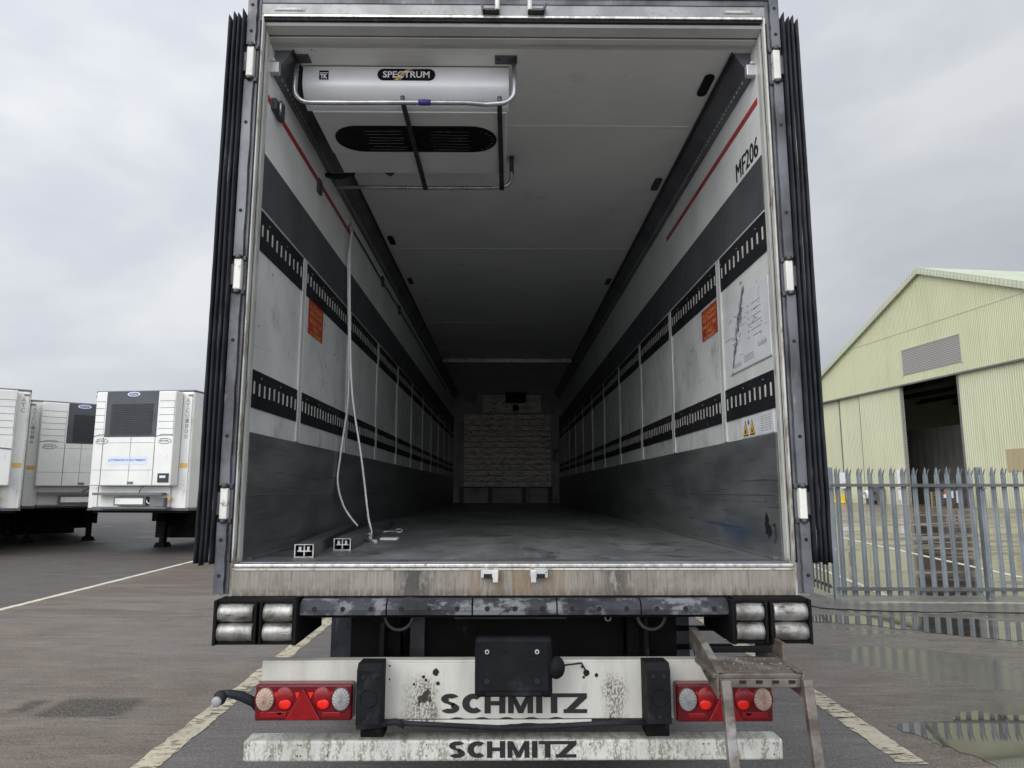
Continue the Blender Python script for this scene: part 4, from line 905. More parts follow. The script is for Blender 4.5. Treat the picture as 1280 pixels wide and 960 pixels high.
# guard rails
b = MB()
fp = [(-1.105, 3.46, 3.795), (-1.108, 3.455, 3.70)] + arc((-1.03, 3.45, 3.635), .078, 180, 270, 6, (1, 0, 0), (0, 0, 1)) + [(-.8, 3.448, 3.556), (-.5, 3.446, 3.558), (-.2, 3.450, 3.560), (-.10, 3.452, 3.553)] + arc((-.03, 3.45, 3.635), .078, 270, 360, 6, (1, 0, 0), (0, 0, 1)) + [(.049, 3.455, 3.70), (.045, 3.46, 3.795)]
b.tube(fp, .0125, 12); b.build('guard_tube', 'tubealu', ev)
b = MB(); b.tube([(-1.155, 4.59, 3.60)] + [(-.9, 4.59, 3.598), (-.5, 4.59, 3.596), (-.1, 4.59, 3.598)] + arc((-.02, 4.57, 3.66), .062, 270, 360, 6, (1, 0, 0), (0, 0, 1)) + [(.042, 4.56, 3.70), (.042, 4.56, 3.797)], .0125, 10); b.build('guard_tube', 'tubealu', ev)
for xa, xb in ((-.542, -.545), (-.030, -.022)):
    b = MB(); b.prism([(xa - .013, 3.455, 3.572), (xa + .013, 3.455, 3.572), (xb + .016, 4.60, 3.582), (xb - .016, 4.60, 3.582)], (0, 0, .006), 0)
    b.cyl((xa, 3.46, 3.566), (xa, 3.46, 3.600), .012, 12, 0); b.build('guard_strap', 'darksteel', ev, .001)
b = MB(); b.tube([(-.455, 3.4465, 3.5585), (-.43, 3.446, 3.558), (-.39, 3.4465, 3.5585)], [.0145, .0165, .0145], 10); b.build('blue_tape_wrap', 'bluetape', ev)
for x0, x1 in ((-1.13, -1.03), (-.055, .062)):
    b = MB(); b.box(x0, x1, 3.40, 3.47, 3.7915, 3.7995); b.cyl((x0 + .02, 3.43, 3.7915), (x0 + .02, 3.43, 3.785), .009, 10); b.build('guard_bracket', 'darksteel', ev, .002)
b = MB(); b.box(.030, .060, 4.52, 4.60, 3.70, 3.7995); b.build('guard_bracket', 'darksteel', ev, .002)
b = MB(); b.tube([(-1.19, 4.45, 3.62), (-1.14, 4.43, 3.60), (-1.08, 4.45, 3.61), (-1.02, 4.50, 3.66)], [.016, .02, .018, .015], 8); b.build('hose', 'rubber', ev)
b = MB(); b.prism([(-.80, 4.39, 3.61), (-.72, 4.39, 3.61), (-.76, 4.43, 3.60)], (0, 0, .01)); b.build('drain_bracket', 'darksteel', ev)

# folding ladder
ld = None
b = MB(); b.box(.765, 1.095, 2.70, 2.955, .862, .880, 0)
ld = b.build('folding_ladder', 'ladder', T, .004)
b = MB(); b.prism([(.775, 2.70, .862), (.775, 2.697, .832), (.775, 2.709, .832), (.775, 2.712, .862)], (.31, 0, 0))
for q in range(5): b.box(.80 + q * .06, .825 + q * .06, 2.696, 2.699, .845, .857, 1)
b.build('tread_front', ['ladder', 'slotdark'], ld, .002)
b = MB(); b.box(.790, 1.085, 2.725, 2.94, .8805, .883)
for q in range(8):
    for r_ in range(3): b.cyl((.81 + q * .036, 2.75 + r_ * .075, .8825), (.81 + q * .036, 2.75 + r_ * .075, .888), .008, 8, 0)
b.build('tread_plate', 'ladder', ld)
for s, xa, xb, pf in ((-1, .775, .800, [(2.69, .885), (2.69, .795), (2.92, .835), (3.16, .885), (3.16, .955), (3.0, .945)]), (1, 1.098, 1.130, [(2.69, .885), (2.69, .795), (3.3, .785), (3.3, .862), (2.85, .878)])):
    def sx(y): return xa + (xb - xa) * (y - 2.69) / .5
    b = MB(); b.prism([(sx(y), y, z) for y, z in pf], (.008 * -s, 0, 0), 0)
    top = [pf[0]] + pf[:3:-1]
    for q in range(len(top) - 1):
        (y0_, z0_), (y1_, z1_) = top[q], top[q + 1]; f_ = .030 * (1 if s < 0 else -1)
        b.prism([(sx(y0_), y0_, z0_), (sx(y1_), y1_, z1_), (sx(y1_) + f_, y1_, z1_), (sx(y0_) + f_, y0_, z0_)], (0, 0, .005), 0)
    for q in range(5):
        yy = 2.76 + q * .085; zz = .845 + q * (.013 if s < 0 else -.002); b.prism([(sx(yy) - .0105 if s < 0 else sx(yy) - .0095, yy + .011 * math.cos(a_), zz + .013 * math.sin(a_)) for a_ in [math.pi * k / 5 for k in range(10)]], (.0008 if s < 0 else .0003, 0, 0), 1)
    b.build('side_plate', ['ladder', 'slotdark'], ld, .002)
for xa in (.785, 1.082):
    b = MB(); b.prism([(xa, 2.695, .865), (xa, 2.665, .865), (xa, 2.545, .30), (xa, 2.580, .30)], (.036, 0, 0)); b.build('leg', 'ladder', ld, .003)
b = MB(); b.box(.80, 1.10, 2.56, 2.60, .33, .345); b.build('step', 'ladder', ld, .003)
for (yy, zz, x1) in ((3.60, .872, 1.06), (3.60, .785, 1.12), (3.50, .745, 1.12), (3.0, .902, 1.09)):
    b = MB(); b.box(.80, x1, yy - .015, yy + .015, zz - .012, zz + .010); b.build('rung', 'chassis', ld, .003)
b = MB(); b.box(1.13, 1.145, 2.98, 3.5, .86, .93); b.tube([(1.10, 3.08, .84), (1.135, 3.05, .845), (1.15, 3.1, .86)], .008, 8); b.build('hinge_arm', 'ladder', ld, .003)

# ------------------------------------------------------------------ loose things in the load space
def load_beam(x, y, ang, ln, label):
    o = thing('load_beam', label, 'load beam', (x, y, ZF + .0005), 'aluminium load beams lying on the trailer floor', rz=R(ang), local=True)
    w, h, t = .088, .062, .004
    b = MB(); b.box(0, w, 0, ln, 0, t); b.box(0, w, 0, ln, h - t, h); b.box(0, t, 0, ln, t, h - t); b.box(w - t, w, 0, ln, t, h - t)
    b.build('beam_tube', 'beamalu', o, .001)
    b = MB(); b.box(-.001, w + .001, -.004, -.0005, -.0, t); b.box(-.001, w + .001, -.004, -.0005, h - t, h); b.box(-.001, t, -.004, -.0005, t, h - t); b.box(w - t, w + .001, -.004, -.0005, t, h - t); b.build('cut_edge', 'alu_edge', o)
    b = MB(); b.box(.012, w - .012, .004, .05, h * .42, h * .42 + .005); b.box(w * .47, w * .47 + .005, .003, .05, .006, h - .006); b.box(.018, .030, .003, .04, h * .42, h * .8); b.box(w - .03, w - .02, .003, .04, h * .42, h * .8)
    b.box(.004, w - .004, .10, .105, .004, h - .004, 1); b.build('end_fitting', ['steel', 'slotdark'], o)
M['beamalu'] = worn('beam_alu', (.16, .165, .17), (.10, .10, .105), .4, .5, sc1=4, stretch=(1, .3, 1), speck=(.4, .4, .4), samt=.7)
load_beam(-1.004, 3.46, 6.0, 2.35, 'hollow aluminium load beam nearest the tailgate sill, its open end reflecting on the floor')
load_beam(-.912, 3.86, 3.4, 2.5, 'hollow aluminium load beam set further in, its open end beside the hooked rod')
rp_ = MB(); pts = [(-1.165, 5.16, 3.50), (-1.172, 5.1, 3.3), (-1.172, 5.1, 3.09), (-1.147, 5.1, 2.55), (-1.141, 5.1, 2.19), (-1.160, 5.08, 1.95), (-1.175, 5.06, 1.76), (-1.172, 5.0, 1.60), (-1.12, 4.95, 1.45), (-1.06, 4.93, 1.36), (-1.0, 4.90, 1.30)]
def smooth(P, k=4):
    P = [Vector(p) for p in P]; out_ = []
    for i in range(len(P) - 1):
        p0, p1, p2, p3 = P[max(i - 1, 0)], P[i], P[i + 1], P[min(i + 2, len(P) - 1)]
        for q in range(k):
            t = q / k; out_.append(.5 * ((2 * p1) + (p2 - p0) * t + (2 * p0 - 5 * p1 + 4 * p2 - p3) * t * t + (3 * p1 - p0 - 3 * p2 + p3) * t ** 3))
    out_.append(P[-1]); return out_
rp_.tube(smooth(pts), .0068, 8)
pts = [(-1.165, 5.15, 3.50), (-1.145, 5.02, 3.3), (-1.103, 4.85, 3.017), (-1.080, 4.85, 2.497), (-1.052, 4.85, 2.159), (-.992, 4.85, 1.827), (-.957, 4.85, 1.61), (-.912, 4.80, 1.368), (-.872, 4.72, 1.27), (-.87, 4.62, 1.24)]
rp_.tube(smooth(pts), .0068, 8)
o = rp_.build('rope', 'rope', origin=(-1.16, 5.15, 3.50)); tag(o, 'pale grey cord hanging in two strands from the left trailer wall to the floor', 'rope')
b = MB(); b.tube([(-.93, 4.62, 1.238), (-.90, 4.57, 1.238), (-.83, 4.44, 1.238), (-.80, 4.40, 1.238)], .008, 8); b.tube(arc((-.945, 4.64, 1.24), .020, 0, 360, 14, (1, 0, 0), (0, .6, .6)), .006, 6); b.tube(arc((-.862, 4.56, 1.25), .022, 0, 360, 14, (1, 0, 0), (0, .2, .8)), .006, 6); b.cyl((-.84, 4.45, 1.234), (-.78, 4.37, 1.234), .011, 10)
o = b.build('hooked_rod', 'steel', origin=(-.87, 4.5, ZF)); tag(o, 'small bright steel rod with a ring end lying at the foot of the cord', 'rod')
b = MB(); b.box(-.80, -.69, 4.63, 4.73, ZF + .0005, ZF + .012); o = b.build('white_tag', 'white', origin=(-.745, 4.68, ZF)); tag(o, 'flat white tag lying on the dark floor right of the steel rod', 'tag')
b = MB(); b.tube(arc((-.80, 5.45, ZF + .012), .026, 0, 360, 14, (1, 0, 0), (0, .8, .4)), .006, 6); b.tube([(-.83, 5.44, ZF + .008), (-.88, 5.40, ZF + .008), (-.91, 5.38, ZF + .008)], .007, 6)
o = b.build('ring_pin', 'steel', origin=(-.83, 5.4, ZF)); tag(o, 'little steel ring pin lying on the floor behind the white tag', 'pin')

# ------------------------------------------------------------------ parked refrigerated trailers
def reefer(label, loc, rz, variant, code, name_text=None, gl=-.74):
    o = thing('refrigerated_trailer', label, 'trailer', loc, 'white refrigerated trailers parked on the left', rz=R(rz), local=True)
    b = MB(); b.box(-1.275, 1.275, 0, 13.5, 1.08, 3.90); body = b.build('body', 'bodywhite', o, .05, 3)
    b = MB(); b.box(-1.285, 1.285, -.012, 13.5, 3.88, 3.93); b.build('roof_edge', 'roofedge', body, .02)
    b = MB(); b.box(-1.29, 1.29, .02, 13.5, 1.04, 1.08); b.build('lower_rail', 'roofedge', body)
    for s in (-1, 1):
        b = MB(); b.box(s * 1.24, s * 1.02, -.025, -.001, 1.10, 3.84, 0)
        for k in range(11): b.box(s * 1.262, s * 1.255, -.003, .001, 1.25 + k * .24, 1.27 + k * .24, 1)
        cp = b.build('corner_post', ['bodywhite', 'seam'], body, .01)
        b = MB(); b.box(s * 1.20 - .06, s * 1.20 + .06, -.032, -.026, 3.77, 3.81); b.build('marker_light', 'roofedge', cp)
        b = MB(); b.box(s * 1.13 - .09, s * 1.13 + .09, -.031, -.026, 2.05, 2.16); b.build('reflector', 'amber', cp)
        b = MB()
        for q, ch in enumerate(code): b.text(ch, (s * 1.15 - .05, -.0265, 3.62 - q * .125), (1, 0, 0), (0, 0, 1), .085, .10, 0, .006, .002)
        b.build('trailer_code', 'greyprint', cp)
        b = MB()
        for q in range(5): b.box(s * 1.13 - .08, s * 1.13 + .07, -.029, -.026, 1.55 + q * .085, 1.60 + q * .085)
        b.build('small_decals', 'label', cp)
    # side of the body: dotted rivet line and small print at the upper front corner
    b = MB(); b.box(1.276, 1.279, .25, .55, 3.55, 3.78); b.build('side_decal', 'lightblue', body)
    # cooling unit
    W2 = 1.02; y0 = -.34
    b = MB(); b.box(-W2, W2, y0, -.026, 1.62, 3.86, 0); un = b.build('cooling_unit', 'unitwhite', o, .03, 3)
    if variant == 0:
        b = MB(); b.box(gl, .58, y0 - .012, y0 + .02, 2.77, 3.868, 0); gr = b.build('grille_panel', 'unitgrey', un, .01)
        b = MB()
        for q in range(17): b.box(gl + .14, .46, y0 - .030, y0 - .012, 2.83 + q * .044, 2.852 + q * .044)
        b.build('grille_slats', 'unitgrey2', gr)
        b = MB(); b.prism([(-.05 + .16 * math.cos(R(t)), y0 - .012, 3.79 + .055 * math.sin(R(t))) for t in range(0, 360, 15)], (0, -.01, 0), 0)
        b.prism([(-.05 + .125 * math.cos(R(t)), y0 - .022, 3.79 + .038 * math.sin(R(t))) for t in range(0, 360, 15)], (0, -.004, 0), 1)
        b.text('Carrier', (-.13, y0 - .0262, 3.772), (1, 0, 0), (0, 0, 1), .16, .04, 0, .01, .001); b.build('oval_badge', ['white', 'blue'], gr)
    else:
        b = MB(); r_ = .22; x1 = .52
        pts = [(x1 - .02 * k / 6 - .0, 3.70 - .16 * k) for k in range(7)]
        b.prism([(-.6, y0 - .012, 3.74), (.44, y0 - .012, 3.74), (.52, y0 - .012, 3.66), (.52, y0 - .012, 3.2), (.44, y0 - .012, 2.72), (.30, y0 - .012, 2.52), (-.6, y0 - .012, 2.40)], (0, .03, 0), 0); gr = b.build('grille_panel', 'unitgrey', un, .02)
        b = MB()
        for q in range(6): b.prism([(-.5, y0 - .012, 2.60 + q * .15), (.42, y0 - .012, 2.60 + q * .15), (.30, y0 - .012, 2.68 + q * .15), (-.5, y0 - .012, 2.66 + q * .15)], (0, -.015, 0))
        b.build('grille_slats', 'unitgrey2', gr)
        b = MB(); b.tube([(.42, y0 - .012, 2.55), (.7, y0 - .012, 2.50), (1.0, y0 - .012, 2.47)], .012, 6); b.prism([(.15, y0 - .005, 1.98), (.35, y0 - .005, 1.98), (.6, y0 - .005, 1.72), (.6, y0 - .005, 1.62), (.38, y0 - .005, 1.62)], (0, -.008, 0)); b.build('decal', 'unitgrey', un)
    for (va, vb) in (((.62, W2 - .02), (-W2 + .02, gl - .03)) if variant == 0 else ((.62, W2 - .02),)):
        b = MB()
        for q in range(6):
            zz = 3.62 - q * .165; b.box(va, vb, y0 - .004, y0 + .01, zz, zz + .010)
        b.box(vb - .006, vb, y0 - .002, y0 + .01, 2.78, 3.63); b.build('vent_lines', 'seam', un)
    b = MB()
    if variant == 0:
        for xx in (gl - .015, .56): b.box(xx - .008, xx + .008, y0 - .004, y0 + .01, 1.64, 2.77)
        b.box(-.05, -.042, y0 - .004, y0 + .01, 1.64, 2.77); b.box(-W2 + .03, .56, y0 - .003, y0 + .01, 1.985, 1.992); b.box(-.62, .54, y0 - .003, y0 + .01, 2.63, 2.637)
        b.build('door_seams', 'seam', un)
        for sx in (-1, 1):
            xc = .80 * sx
            b = MB(); b.tube([(xc + .17 * math.cos(R(t)), y0 - .004, 2.67 + .06 * math.sin(R(t))) for t in range(-150, 150, 15)], .006, 5, 0)
            b.tube([(xc - .22, y0 - .004, 2.78), (xc - .05, y0 - .004, 2.83), (xc + .2, y0 - .004, 2.82)], .006, 5, 0)
            b.text('VECTOR', (xc - .15, y0 - .003, 2.655), (1, 0, 0), (0, 0, 1), .26, .035, 0, .03, .002); b.build('unit_badge', 'unitgrey', un)
        b = MB(); b.box(-.06, .09, y0 - .010, y0 + .01, 1.66, 1.72); b.build('latch', 'roofedge', un)
        b = MB(); b.box(.70, .97, y0 - .02, y0 + .01, 1.70, 1.91, 0); b.box(.75, .90, y0 - .023, y0 - .02, 1.80, 1.86, 1); b.build('control_panel', ['unitgrey2', 'lightblue'], un, .01)
    if name_text:
        b = MB(); b.box(-.60, .40, y0 - .004, y0 + .01, 2.11, 2.33, 0); b.text(name_text, (-.58, y0 - .0042, 2.195), (1, 0, 0), (0, 0, 1), .95, .055, 1, .02, .002); b.build('depot_label', ['lightblue', 'blue'], un)
    # bulkhead gear below the unit
    b = MB(); b.box(-.95, .80, -.30, -.10, 1.40, 1.46); b.box(-.9, .85, -.05, -.026, 1.10, 1.60, 2); b.box(-.95, .90, -.28, -.03, 1.09, 1.13, 0); b.box(.45, .8, -.2, -.05, 1.14, 1.34, 1); b.box(-.45, .35, -.22, -.05, 1.16, 1.36, 0); b.box(-.40, .30, -.24, -.22, 1.19, 1.33, 2)
    b.tube([(.3, -.12, 1.36), (.38, -.2, 1.25), (.42, -.2, 1.2), (.5, -.15, 1.28)], .015, 6, 2); b.tube([(.1, -.1, 1.46), (.25, -.25, 1.58), (.3, -.2, 1.62)], .012, 6, 0); b.box(.84, .90, -.12, -.05, 1.28, 1.36, 3)
    b.build('air_couplings', ['roofedge', 'seam', 'bodywhite', 'amber'], o)
    # chassis, king-pin plate, legs, wheels
    b = MB(); b.box(-1.2, 1.2, .1, 3.2, .98, 1.05); 
    for xx in (-.5, .5): b.box(xx - .07, xx + .07, 1.5, 13.2, .72, 1.04)
    b.box(-1.22, -1.16, 3.6, 8.2, .45, 1.04); b.box(1.16, 1.22, 3.6, 8.2, .45, 1.04); b.box(-1.1, 1.1, 3.5, 3.56, .55, 1.0)
    b.box(-1.22, .45, 2.7, 3.5, .22, 1.0); b.box(-1.12, 1.12, 4.0, 6.6, .30, 1.0); b.box(-1.15, 1.15, 8.0, 8.06, .3, 1.04); b.box(-1.23, -1.18, 8.2, 12.6, .8, 1.04); b.box(1.18, 1.23, 8.2, 12.6, .8, 1.04)  # skirts and boxes added to darken the bright gap beneath the body
    b.build('chassis_frame', 'chassis', o)
    for s in (-1, 1):
        b = MB(); b.box(s * .78 - .07, s * .78 + .07, 2.3, 2.46, .12, 1.0); b.box(s * .78 - .12, s * .78 + .12, 2.25, 2.5, .55, 1.0); b.prism([(s * .78 - .17, 2.22, 0), (s * .78 + .17, 2.22, 0), (s * .78 + .11, 2.22, .12), (s * .78 - .11, 2.22, .12)], (0, .32, 0)); b.build('landing_leg', 'chassis', o, .01)
    for yy in (9.0, 10.31, 11.62):
        for s in (-1, 1):
            wheel(s * 1.06, yy, o)
        b = MB(); b.cyl((-1, yy, .5), (1, yy, .5), .07, 12); b.build('axle', 'chassis', o)
    for s in (-1, 1):
        b = MB(); b.box(s * .86, s * 1.26, 8.36, 8.38, .2, 1.0); b.build('mud_flap', 'rubber', o)
    return o
reefer('white refrigerated trailer with square black louvre and pale blue depot label on its front', (-8.78, 17.15, 0), -7, 0, 'ATCU1800', 'LUTTERWORTH EDC PRIMARY')
reefer('white refrigerated trailer half hidden behind its two neighbours, middle of the parked three', (-11.78, 19.75, 0), 40, 0, 'ATCU1816', gl=-.42)
reefer('white refrigerated trailer with rounded slatted grille, cut off by the left edge', (-12.55, 16.35, 0), 34, 1, 'ATC')
# another pair of trailers, seen only as wheels and skirts under the first row
# ------------------------------------------------------------------ palisade fence
def fence(label, A, B, npost, skip=0, pitch=.157, group='grey palisade fence runs'):
    A, B = Vector((*A, 0)), Vector((*B, 0)); d = (B - A); L_ = d.length; d.normalize(); nrm = Vector((d.y, -d.x, 0))
    f = thing('palisade_fence', label, 'fence', tuple(A), group)
    def P(s_, o_, z): return tuple(A + d * s_ + nrm * o_ + Vector((0, 0, z)))
    zb = .035
    for (z0, z1) in ((1.578, 1.622), (.135, .180)):
        b = MB(); b.prism([P(0, .060, z0), P(0, .014, z0), P(0, .014, z1), P(0, .019, z1), P(0, .019, z0 + .006), P(0, .060, z0 + .006)], d * L_); b.build('rail', 'galv_dark', f)
    k = int(L_ / pitch)
    for i in range(k):
        sc_ = .08 + i * pitch + random.uniform(-.004, .004); w = .036; top = 1.745 + random.uniform(-.006, .006); ln = random.uniform(-.004, .004)
        prof = [(-w, 0), (-w * .55, .012), (-w * .2, .004), (w * .2, .004), (w * .55, .012), (w, 0)]
        b = MB(); vs = []; n = len(prof)
        for z in (zb + .02, top):
            for (a, o_) in prof: vs.append(P(sc_ + a + (ln if z == top else 0), o_, z))
        fs = [(j, j + 1, n + j + 1, n + j) for j in range(n - 1)]
        b.add(vs, fs)
        # triple-pointed top: the middle point stands up, the outer two splay out
        def tri(pts): b.add(pts, [tuple(range(len(pts)))])
        tri([P(sc_ - w * .42 + ln, .006, top), P(sc_ + w * .42 + ln, .006, top), P(sc_ + w * .36 + ln, .006, top + .075), P(sc_ + ln, .006, top + .125), P(sc_ - w * .36 + ln, .006, top + .075)])
        tri([P(sc_ - w + ln, 0, top), P(sc_ - w * .42 + ln, .006, top), P(sc_ - w * .72 + ln, .03, top + .075), P(sc_ - w * 1.12 + ln, .045, top + .092)])
        tri([P(sc_ + w * .42 + ln, .006, top), P(sc_ + w + ln, 0, top), P(sc_ + w * 1.12 + ln, .045, top + .092), P(sc_ + w * .72 + ln, .03, top + .075)])
        o = b.build('pale', 'galv', f, normals=False)
        sm = o.modifiers.new('solid', 'SOLIDIFY'); sm.thickness = .003; sm.offset = 0
    for i in range(skip, npost):
        s_ = i * 2.12
        b = MB(); b.box(-.038, .038, -.09, -.02, 0, 1.86); v = [tuple(A + d * (s_ + p.x) + nrm * p.y + Vector((0, 0, p.z))) for p in b.v]; b.v = [Vector(p) for p in v]
        b.box(*(A.x + d.x * s_ - .03, A.x + d.x * s_ + .03), A.y + d.y * s_ - .07, A.y + d.y * s_ - .0, 1.55, 1.57)
        b.build('post', 'galv', f, .004)
fence('grey steel palisade fence with three-pointed pales, running right in front of the green hangar', (4.72, 10.22), (13.5, 9.82), 5)
fence('grey palisade fence run turning away behind the open right-hand trailer door', (4.70, 10.42), (5.3, 17.0), 4, 1)

# ------------------------------------------------------------------ hangar
HO = Vector((39.1, 66.8, 0)); hang = thing('aircraft_hangar', 'large pale green corrugated hangar with a tall open sliding door', 'building', tuple(HO), rz=math.atan2(.994, -.108), local=True)
# local x runs along the gable wall away from the camera, local +y points to the camera side, -y into the building
AP, AZ, EZ, HS = -2.7, 21.85, 7.0, .412
xl, xr = AP + (AZ - EZ) / HS, AP - (AZ - EZ) / HS
def roofz(x): return AZ - abs(x - AP) * HS
TZ = 11.6
b = MB(); xt1 = AP + (AZ - TZ) / HS; xt0 = AP - (AZ - TZ) / HS
b.prism([(xt0, 0, TZ), (xt1, 0, TZ), (AP, 0, AZ)], (0, -.3, 0))
gw = b.build('gable_wall', 'hangar', hang)
b = MB(); b.box(xt1, xl, -.28, -.02, 0, EZ); b.prism([(xt1, -.02, EZ), (xl, -.02, EZ), (xt1, -.02, TZ)], (0, -.26, 0)); b.box(xr, xt0, -.28, -.02, 0, EZ); b.prism([(xt0, -.02, EZ), (xr, -.02, EZ), (xt0, -.02, TZ)], (0, -.26, 0)); b.build('gable_side_wall', 'hangar', hang)
dx0, dx1 = -6.0, 1.55
b = MB(); b.box(dx1, 8.4, -.35, -.12, 0, TZ - .1); b.build('sliding_door', 'hangar_door', hang)
b = MB(); b.box(8.4, 12.2, -.50, -.22, 0, TZ - .1); b.build('sliding_door', 'hangar_door', hang)
b = MB(); b.box(12.2, xt1, -.65, -.36, 0, TZ - .1); b.build('sliding_door', 'hangar_door', hang)
b = MB(); b.box(xt0, dx0, -.35, -.12, 0, TZ - .1); b.build('sliding_door', 'hangar_door', hang)
for xx in (8.4, 12.2):
    b = MB(); b.box(xx - .03, xx + .03, -.20, -.10, 0, TZ - .15); b.build('door_edge', 'seam', hang)
b = MB(); b.box(dx1 - .02, dx1 + .14, -.30, -.05, 0, TZ - .1); b.build('door_jamb', 'louvre', hang)
b = MB(); b.box(dx0 - .12, dx0 + .06, -.30, -.05, 0, TZ - .1); b.box(dx0 + .5, dx0 + .62, -1.2, -1.1, 0, TZ - .1); b.build('door_jamb', 'seam', hang)
b = MB(); b.box(xt0, xt1, -.02, .22, TZ - .12, TZ + .03); b.build('door_track', 'seam', hang)
b = MB(); b.box(-14.8, 9.4, .0, .03, 16.72, 16.80); b.build('lap_joint', 'hangar_roof', hang)
b = MB(); b.box(-6.9, .75, .0, .05, 12.5, 14.95); b.build('louvre', 'louvre', hang)
b = MB(); b.box(-7.0, .85, -.02, .09, 14.95, 15.05); b.box(-7.0, -6.9, -.02, .09, 12.4, 14.95); b.box(.75, .85, -.02, .09, 12.4, 14.95); b.build('louvre_frame', 'hangar_roof', hang)
b = MB(); b.box(-14.6, -10.5, -.12, -.07, 2.9, 4.7); b.build('notice_board', 'brownpanel', hang)
# roof
for s in (-1, 1):
    xe = xl if s > 0 else xr
    b = MB(); b.prism([(AP, .35, AZ + .02), (xe, .35, EZ - .1), (xe, .35, EZ + .35), (AP, .35, AZ + .5)], (0, -62, 0)); b.build('roof', 'hangar_roof', hang)
    b = MB(); b.prism([(AP, .40, AZ - .12), (xe, .40, EZ - .24), (xe, .40, EZ + .08), (AP, .40, AZ + .22)], (0, -.06, 0)); b.build('verge_board', 'signwhite' if False else 'hangar_roof', hang)
for xx in (xr + .1, xl - .4):
    b = MB(); b.box(xx, xx + .3, -61, -.3, 0, EZ); b.build('long_wall', 'hangar', hang)
b = MB(); b.box(xr + .4, xl - .4, -9.3, -9, 0, 8.2); b.build('inner_wall', 'hangar_in', hang)
b = MB(); b.box(xr + .4, xl - .4, -40.35, -40.05, 9.5, 12); b.prism([(xr + 1, -40.4, 12), (xl - 1, -40.4, 12), (AP, -40.4, AZ - .5)], (0, .3, 0)); b.build('inner_gable', 'hangar_dark', hang)
b = MB()
for q in range(7): b.box(xr + 3, xl - 3, -6 - q * 5, -5.7 - q * 5, 12.2, 12.7)
b.build('roof_trusses', 'hangar_dark', hang)
# things standing by the hangar (placed in the hangar's frame)
Rz = Matrix.Rotation(math.atan2(.994, -.108), 4, 'Z')
def hloc(x, y, z=0): return tuple(HO + Rz @ Vector((x, y, z)))
HR = math.atan2(.994, -.108)
def hthing(name, label, cat, x, y, z=0): 
    o = thing(name, label, cat, hloc(x, y, z), rz=HR, local=True); return o
o = hthing('yellow_barrier', 'long low yellow plastic barrier standing along the foot of the hangar wall', 'barrier', 13.0, .6)
b = MB(); b.prism([(-2.2, 0, 0), (-2.2, .45, 0), (-2.2, .30, .25), (-2.2, .28, .95), (-2.2, .17, .95), (-2.2, .15, .25)], (4.4, 0, 0)); b.build('barrier_body', 'barrier_yellow', o, .03)
b = MB(); b.box(-2.25, 2.25, -.05, .5, -.0, .06); b.build('barrier_foot', 'seam', o)
o = hthing('wall_sign', 'white rectangular board fixed on the hangar wall above the yellow barrier', 'sign', 12.0, -.02, 1.6)
b = MB(); b.box(-.75, .75, -.03, .04, 0, 1.75); b.build('board', 'signwhite', o, .01); b = MB(); b.box(-.6, .2, .041, .05, .4, .46); b.box(-.6, .5, .041, .05, .55, .6); b.build('small_print', 'greyprint', o)
o = hthing('grey_cabinet', 'square grey steel cabinet standing against the hangar wall', 'cabinet', 5.6, .4)
b = MB(); b.box(-.65, .65, -.3, .3, .35, 1.75); b.box(-.6, -.5, -.25, .25, 0, .35); b.box(.5, .6, -.25, .25, 0, .35); b.build('cabinet_body', 'galv_dark', o, .03); b = MB(); b.ball((.05, .32, 1.1), .14, 1, .4, 1); b.build('dial', 'slotdark', o)
o = hthing('hose_reel', 'coil of pale hose hanging by the grey cabinet', 'hose', 7.8, .1)
b = MB()
for q in range(4): b.tube(arc((0, .1 + q * .05, .95), .42 - q * .03, 0, 360, 20, (1, 0, 0), (0, 0, 1)), .05, 6, closed=False)
b.build('hose_coil', 'signwhite', o); b = MB(); b.box(-.08, .08, -.1, .1, 0, .95); b.build('reel_post', 'galv_dark', o)
o = hthing('warning_sign', 'tall white sign with a red triangle left of the hangar doorway', 'sign', 2.3, .15)
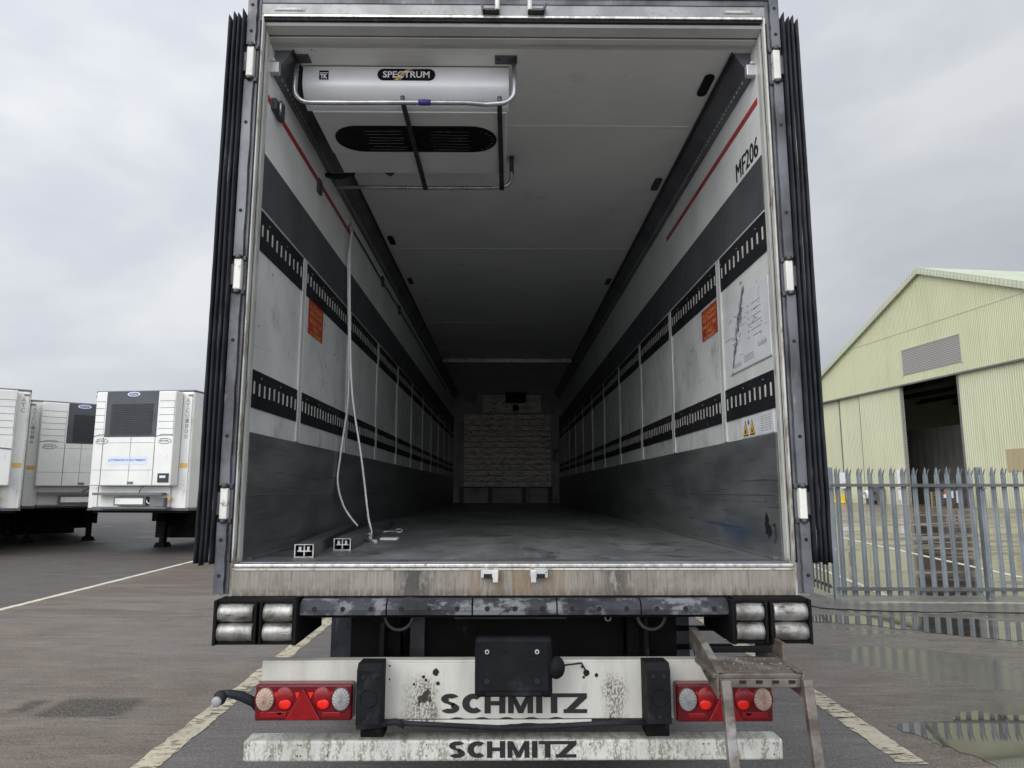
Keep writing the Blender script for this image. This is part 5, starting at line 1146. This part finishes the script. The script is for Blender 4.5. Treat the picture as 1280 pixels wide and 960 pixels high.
b = MB(); b.box(-.4, .4, -.04, .04, .5, 3.4, 0); b.plate([(-.34, 0), (.34, 0), (0, .62)], (0, .041, 1.5), (-1, 0, 0), (0, 0, 1), .01, 1); b.plate([(-.2, .08), (.2, .08), (0, .42)], (0, .052, 1.5), (-1, 0, 0), (0, 0, 1), .01, 0); b.box(-.05, .05, -.05, .05, 0, .5, 0); b.build('sign_board', ['signwhite', 'red'], o)
o = hthing('orange_barrel', 'orange-red plastic barrel at the right side of the hangar doorway', 'barrel', -4.9, .7)
b = MB(); b.tube([(0, 0, 0), (0, 0, .5), (0, 0, .8), (0, 0, 1.4), (0, 0, 1.75)], [.42, .46, .42, .44, .38], 18); b.build('barrel_body', 'barrel', o); b = MB(); b.cyl((.2, .2, 1.75), (.2, .2, 1.95), .12, 10); b.build('cap', 'signwhite', o)
o = hthing('steel_stillage', 'dark steel stillage on legs in front of the hangar door', 'stillage', -7.5, 2.6)
for xx in (-.95, .95):
    for yy in (-.5, .5): b = MB(); b.box(xx - .06, xx + .06, yy - .06, yy + .06, 0, 2.3); b.build('corner_post', 'crate', o)
b = MB(); b.box(-.9, .9, -.5, .5, .25, .4); b.box(-.9, .9, -.5, -.45, .4, 2.2); b.box(-.9, .9, .45, .5, 1.5, 2.2); b.box(-.9, .9, .45, .5, .4, .8); b.build('side_panels', 'crate', o); b = MB(); b.box(-.5, -.1, -.3, .3, .4, 1.4); b.box(.1, .6, -.3, .3, .4, 1.1); b.build('stored_boxes', 'signwhite', o)
o = hthing('pallet_stack', 'stack of pale pallets just inside the hangar doorway', 'pallets', -.6, -2.2)
b = MB()
for q in range(8):
    b.box(-1.2, 1.2, -.6, .6, q * .16 + .10, q * .16 + .13)
    for xx in (-1.1, 0, 1.1): b.box(xx - .08, xx + .08, -.6, .6, q * .16, q * .16 + .10)
b.build('pallet_boards', 'brownpanel', o)
o = hthing('trailer_trolley', 'grey equipment trolley inside the hangar doorway beside the pallets', 'trolley', -3.2, -2.5)
b = MB(); b.box(-.8, .8, -.5, .5, .45, .55); b.box(-.75, -.68, -.5, .5, .55, 1.7); b.box(.1, .7, -.4, .4, .55, 1.2); b.build('deck', 'galv', o)
for xx in (-.6, .6):
    b = MB(); b.cyl((xx, .45, .22), (xx, .55, .22), .22, 16); b.cyl((xx, -.55, .22), (xx, -.45, .22), .22, 16); b.build('wheel_pair', 'tyre', o)
